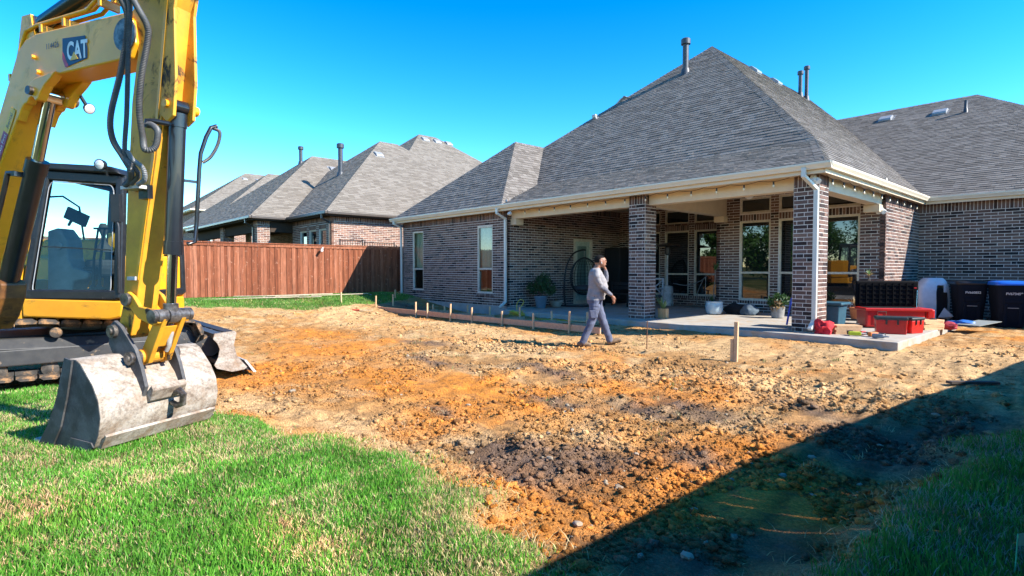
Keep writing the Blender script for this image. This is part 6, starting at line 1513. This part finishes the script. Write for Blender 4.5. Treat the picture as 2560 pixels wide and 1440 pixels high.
MB().beam((-4.78,12.15,.05),(-4.68,12.13,.62),.03,.03,(0,1,0)).build('blue_strap',pm('blue_strap',(.02,.06,.5),.5),T)
# ---- tool corner on the slab
T=thing('tool_chest','long red rolling tool chest with its black lid open','tool chest',(-3.35,13.9,0))
cd=Vector((.42,.905,0)); cn=Vector((.905,-.42,0)); c0=Vector((-3.62,13.25,0))   # chest runs back along cd
def tc(a,b,z): return c0+cd*a+cn*b+Vector((0,0,z))
def tcbox(a0,a1,b0,b1,z0,z1,name,mat,par,bv=.015):
    mb=MB(); mb.add([tc(a0,b0,z0),tc(a1,b0,z0),tc(a1,b1,z0),tc(a0,b1,z0),tc(a0,b0,z1),tc(a1,b0,z1),tc(a1,b1,z1),tc(a0,b1,z1)],[(0,3,2,1),(4,5,6,7),(0,1,5,4),(1,2,6,5),(2,3,7,6),(3,0,4,7)]); return mb.build(name,mat,par,bevel=bv)
# turned so that its long side faces the yard
cd=Vector((.80,.60,0)); cn=Vector((.60,-.80,0)); c0=Vector((-3.60,13.2,0))
tcbox(0,1.10,-.5,0,.02,.38,'chest_body',M['red'],T,.03); tcbox(-.03,1.22,-.53,.03,.36,.42,'rim',M['red'],T,.012)
tcbox(.05,1.05,-.46,-.05,.415,.426,'inner_shade_inset',M['black'],T,0)  # black inset on top stands in for the shade inside the open chest
tcbox(1.18,1.32,-.42,-.08,.2,.40,'handle_block',M['red'],T,.03)
jet=pm('jet_plastic',(.004,.004,.005),.75,0,None,12,.4,.65,0,.1)
lid=tcbox(-.02,1.2,-.55,-.49,.42,.98,'lid',jet,T,.04)
for k in range(9): tcbox(.05+.13*k,.065+.13*k,-.49,-.475,.47,.93,'lid_rib',jet,lid,0)
for k in range(5): tcbox(.04,1.14,-.489,-.478,.50+.095*k,.512+.095*k,'lid_rib',jet,lid,0)
tcbox(1.10,1.15,-.488,-.474,.82,.84,'lid_label',M['red'],lid,0)
lt=tcbox(.22,.36,.0,.012,.16,.34,'latch',M['red'],T,.005); mb=MB(); mb.tube([tc(.21,.02,.15),tc(.37,.02,.15),tc(.37,.02,.35),tc(.21,.02,.35),tc(.21,.02,.15)],.006,6); mb.build('latch_bail',M['chrome'],lt)
mb=MB(); mb.tube([tc(1.15,-.45,.42),tc(1.17,-.48,.78)],.008,6); mb.build('lid_stay',M['chrome'],T)
for a in (.12,1.25): mb=MB(); mb.lathe([(.02,-.03),(.10,-.03),(.115,0),(.10,.03),(.02,.03)],tc(a,-.02 if a>1 else -.5,.115),18,cn); mb.build('wheel',M['black'],T,40)
def toolbox(label,o,d,L,Wd,Hh,mat_lid):
    T=thing('toolbox',label,'toolbox',tuple(o),'red toolboxes'); d=Vector(d).normalized(); n=Vector((d.y,-d.x,0)); o=Vector(o)
    def q(a,b,z): return o+d*a+n*b+Vector((0,0,z))
    def bx(a0,a1,b0,b1,z0,z1,nm,mt,bv=.012,tp=0):
        mb=MB(); mb.add([q(a0+tp,b0+tp,z0),q(a1-tp,b0+tp,z0),q(a1-tp,b1-tp,z0),q(a0+tp,b1-tp,z0),q(a0,b0,z1),q(a1,b0,z1),q(a1,b1,z1),q(a0,b1,z1)],[(0,3,2,1),(4,5,6,7),(0,1,5,4),(1,2,6,5),(2,3,7,6),(3,0,4,7)]); return mb.build(nm,mt,T,bevel=bv)
    bx(0,L,-Wd,0,0,Hh*.82,'box',M['red'],.015,.012); bx(-.01,L+.01,-Wd-.01,.01,Hh*.80,Hh,'lid',mat_lid,.02); bx(L*.3,L*.36,-.002,.016,Hh*.55,Hh*.9,'latch',M['dark_metal'],.003); bx(L*.66,L*.72,-.002,.016,Hh*.55,Hh*.9,'latch',M['dark_metal'],.003); bx(L+.002,L+.02,-Wd*.7,-Wd*.3,Hh*.6,Hh*.7,'side_handle',M['dark_metal'],.004); bx(L+.001,L+.008,-Wd*.6,-Wd*.4,Hh*.12,Hh*.4,'label_plate',M['white'],0)
dlid=pm('dark_teal_lid',(.02,.035,.035),.45)
toolbox('red toolbox with dark lid standing nearest the slab edge',(-3.16,12.2,0),(.93,.37,0),.50,.28,.33,dlid)
toolbox('smaller red toolbox with pale label beside the larger one',(-2.68,12.62,0),(.35,.94,0),.36,.28,.31,dlid)
T=thing('lumber_stack','neat stack of short lumber offcuts beside the corner column','lumber',(-3.55,11.75,0)); rnd=random.Random(5)
for r_ in range(4):
    for k in range(3):
        o=bpy.data.objects.new('offcut',UBX); COL.objects.link(o); o.parent=T; L=rnd.uniform(.44,.52); d=Vector((.72,.69,0)); n=Vector((-.69,.72,0)); o.location=n*(-.09+.09*k)*1.0+Vector((0,0,.022+.042*r_))+d*rnd.uniform(-.02,.02); o.rotation_euler=(0,0,math.atan2(.69,.72)); o.scale=(L,.086,.04)
T=thing('wooden_box','pale wooden box of boards beside the red chest','box',(-2.66,13.9,0))
for k in range(5):
    o=bpy.data.objects.new('plank',UBX); COL.objects.link(o); o.parent=T; o.location=(0,0,.02+.04*k); o.rotation_euler=(0,0,R(62)+R(rnd.uniform(-3,3))); o.scale=(.5,.22,.037)
redc=pm('red_cloth',(.62,.02,.03),.9,0,(.45,.012,.02),9,.4,.6,.3)
o=MB().blob((-3.82,11.42,.10),.15,.13,.15,3,.8,3,1.7).build('red_cloth',redc,None,60); tag(o,'crumpled bright red cloth heaped at the foot of the corner column','cloth')
o=MB().blob((-2.42,14.3,.06),.16,.12,.08,9,.5,3,2.6).build('red_rag',pm('dark_red_cloth',(.35,.03,.05),.9),None,60); tag(o,'dull red rag lying beside the wooden box','rag')
T=thing('parts_caddy','small black parts caddy on the slab before the chest','caddy',(-3.78,12.75,0)); MB().box(-3.95,-3.62,12.6,12.88,0,.12).build('tray',M['black'],T,bevel=.02); MB().tube([(-3.93,12.74,.1),(-3.93,12.74,.2),(-3.64,12.74,.2),(-3.64,12.74,.1)],.012,8).build('handle',M['black'],T,50)
lime=pm('lime_tool',(.42,.50,.02),.45); orng=pm('orange_tool',(.65,.16,.02),.45)
def gun(label,x,y,a,mat,tip):
    T=thing('power_tool',label,'tool',(x,y,0),'power tools'); d=Vector((math.cos(a),math.sin(a),0)); n=Vector((-d.y,d.x,0)); c=Vector((x,y,.05))
    MB().obox(c,d*.10,n*.035,Vector((0,0,.035))).build('motor_body',mat,T,bevel=.015); MB().cyl(c+d*.10,c+d*.19,.02,12,.012).build('nose',M['steel'],T,40); MB().obox(c-d*.04+n*.09,n*.06,d*.022,Vector((0,0,.022))).build('grip',M['black'],T,bevel=.01); MB().obox(c-d*.04+n*.17,n*.03,d*.05,Vector((0,0,.035))).build('battery',M['black'] if tip else M['red'],T,bevel=.008)
gun('lime green power tool on the slab edge by the lumber stack',-3.3,11.45,.5,lime,1); gun('orange cordless tool lying beyond the lime green one',-3.05,11.6,1.2,orng,0); gun('grey impact driver at the right of the tool row',-2.9,11.35,-.3,pm('grey_tool',(.25,.26,.27),.5),1)
o=MB().beam((-2.2,14.9,.05),(-1.95,15.8,.10),.42,.012).build('board_sheet',pm('grey_sheet',(.24,.27,.26),.6,0,(.18,.2,.2),8)); tag(o,'thin grey sheet propped flat on the slab before the bins','sheet')
o=MB().blob((-2.35,15.2,.06),.22,.12,.07,4,.5,3).build('blue_tarp',pm('blue_tarp',(.02,.14,.5),.5),None,60); tag(o,'folded blue tarp beside the torn grill cover','tarp')
# grill under a torn grey cover
T=thing('covered_grill','barbecue grill under a torn pale grey cover in the wall corner','grill',(-3.0,17.9,-.17)); g0=Vector((-3.45,17.3,-.165))
gm=pm('grey_cover',(.62,.64,.66),.8,0,(.50,.53,.56),5,.35,.65,.3,.3,0,12); rings=[]; 
gx=Vector((.72,.69,0)); gy=Vector((-.69,.72,0)); ga=Vector((-3.42,17.75,-.165))
for z,hx,hy,of in ((.0,.40,.27,0),(.25,.39,.28,0),(.55,.40,.29,0),(.8,.40,.28,.0),(.98,.34,.25,.04),(1.10,.25,.2,.08),(1.17,.19,.13,.09)):
    ring=[]
    for k in range(40):
        an=2*math.pi*k/40; sx=math.copysign(abs(math.cos(an))**.45,math.cos(an)); sy=math.copysign(abs(math.sin(an))**.45,math.sin(an)); w=.018*math.sin(k*1.9+z*5)*(1.1-z)
        ring.append(ga+gx*((hx+w)*sx+of)+gy*((hy+w)*sy)+Vector((0,0,z)))
    rings.append(ring)
mb=MB(); mb.loft(rings); 
# torn opening facing the yard: drop the faces there
keep=[]
for f in mb.f:
    c=sum((Vector(mb.v[i]) for i in f),Vector())/len(f)-ga; u=c.dot(gx); v=c.dot(gy)
    if len(f)==4 and v<-.2 and ((.02<u<.26 and .12<c.z<.72) or (.08<u<.2 and .72<c.z<1.02)): continue
    keep.append(f)
mb.f=keep; mb.build('cover',gm,T,50,fixn=False)
mb=MB(); mb.obox(ga+Vector((0,0,.5)),gx*.33,gy*.2,Vector((0,0,.40))); mb.build('grill_body',M['black'],T,bevel=.03)
mb=MB(); a=ga-gy*.33; mb.add([a+gx*.02+Vector((0,0,.16)),a+gx*.28+Vector((0,0,.12)),a+gx*.32-gy*.12+Vector((0,0,-.0+.2)),a+gx*.1-gy*.1+Vector((0,0,.42))],[(0,1,2,3)]); mb.build('torn_flap',gm,T,fixn=False)
# wheelie bins
def bin_(label,x,y,lidmat,num,yaw):
    z=-.165; T=thing('wheelie_bin',label,'bin',(x,y,z),'wheelie bins'); c,s=math.cos(yaw),math.sin(yaw)
    def q(a,b,h): return Vector((x+a*c-b*s,y+a*s+b*c,z+h))
    bm_=pm('bin_plastic_'+num,(.005,.008,.016),.7,0,(.007,.011,.02),30,.3,.7,.15,.15)
    rings=[]
    for h,wa,wb in ((.03,.23,.26),(.06,.245,.28),(.5,.275,.33),(.62,.29,.35),(.95,.31,.38),(1.0,.325,.395),(1.02,.325,.395)):
        ring=[]
        for k in range(32):
            an=2*math.pi*(k+.5)/32; sx=math.copysign(abs(math.cos(an))**.3,math.cos(an)); sy=math.copysign(abs(math.sin(an))**.3,math.sin(an)); ring.append(q(wa*sx,wb*sy,h))
        rings.append(ring)
    MB().loft(rings).build('bin_body',bm_,T,35)
    rings=[]
    for h,wa,wb in ((1.02,.345,.42),(1.05,.35,.425),(1.09,.335,.405),(1.12,.25,.32),(1.125,.1,.15)):
        rings.append([q(wa*math.copysign(abs(math.cos(2*math.pi*(k+.5)/32))**.3,math.cos(2*math.pi*(k+.5)/32)),wb*math.copysign(abs(math.sin(2*math.pi*(k+.5)/32))**.3,math.sin(2*math.pi*(k+.5)/32)),h) for k in range(32)])
    MB().loft(rings).build('lid',lidmat,T,35)
    def fb(a0,a1,h0,h1,d0,d1,nm,mt,bv=.006,par=T):
        mb=MB(); f=lambda h:-.26-.125*max(0,min(1,(h-.05)/.9)); mb.add([q(a0,f(h0)-d0,h0),q(a1,f(h0)-d0,h0),q(a1,f(h1)-d0,h1),q(a0,f(h1)-d0,h1),q(a0,f(h0)-d1,h0),q(a1,f(h0)-d1,h0),q(a1,f(h1)-d1,h1),q(a0,f(h1)-d1,h1)],[(0,1,2,3),(7,6,5,4),(0,4,5,1),(1,5,6,2),(2,6,7,3),(3,7,4,0)]); return mb.build(nm,mt,par,bevel=bv)
    fb(-.17,-.10,.05,.58,-.02,.03,'front_rib',bm_,.015); fb(.10,.17,.05,.58,-.02,.03,'front_rib',bm_,.015); fb(-.17,.17,.60,.70,-.02,.025,'front_band',bm_,.015)
    fb(-.10,.10,.485,.50,.0,.035,'catch_bar',M['vent'],.003)
    f=lambda h:-.26-.125*max(0,min(1,(h-.05)/.9))
    text_on(num,.075,lambda a,b:q(-.155+a,f(.80+b)-.036,.80+b),T,'white','lettering',bold=.002)
    for sx in (-1,1):
        w0=q(sx*.27,.27,.115); ax=Vector((c,s,0))*sx; mb=MB(); mb.lathe([(.02,-.03),(.10,-.03),(.115,0),(.10,.03),(.02,.03)],w0,18,ax); mb.build('wheel',M['black'],T,40)
bin_('black wheelie bin with a black lid beside the covered grill',-2.62,17.75,pm('black_lid',(.012,.013,.016),.4),'FV660852',R(22))
bin_('black wheelie bin with a bright blue lid',-1.84,17.45,pm('blue_lid',(.012,.14,.62),.35,0,(.01,.11,.52),6),'FV673459',R(22))
# ---- string of bulbs along the porch eave
T=thing('string_lights','string of clear bulbs hung under the porch gutter and round its corner','string lights',(-8,11.4,2.95))
bulbg=pm('bulb_glass',(.75,.68,.5),.15,0,(.8,.72,.55))
def lights(p,q,n,sag=.04):
    p=Vector(p);q=Vector(q); pts=[p+(q-p)*t+Vector((0,0,-sag*math.sin(math.pi*((t*n)%1)))) for t in [i/(n*6) for i in range(n*6+1)]]
    MB().tube(pts,.006,5).build('cord',M['black'],T,60)
    for i in range(n):
        b=p+(q-p)*((i+.5)/n)+Vector((0,0,-sag)); s=MB(); s.cyl(b,b-Vector((0,0,.06)),.017,10); so=s.build('socket',M['black'],T,40); MB().lathe([(.010,-.06),(.019,-.078),(.021,-.095),(.014,-.112),(.003,-.118)],b,12).build('bulb',bulbg,so,60)
lights((-12.3,11.32,3.02),(-4.45,11.32,3.02),13); lights((-3.86,11.55,3.02),(-3.86,18.7,3.02),11)
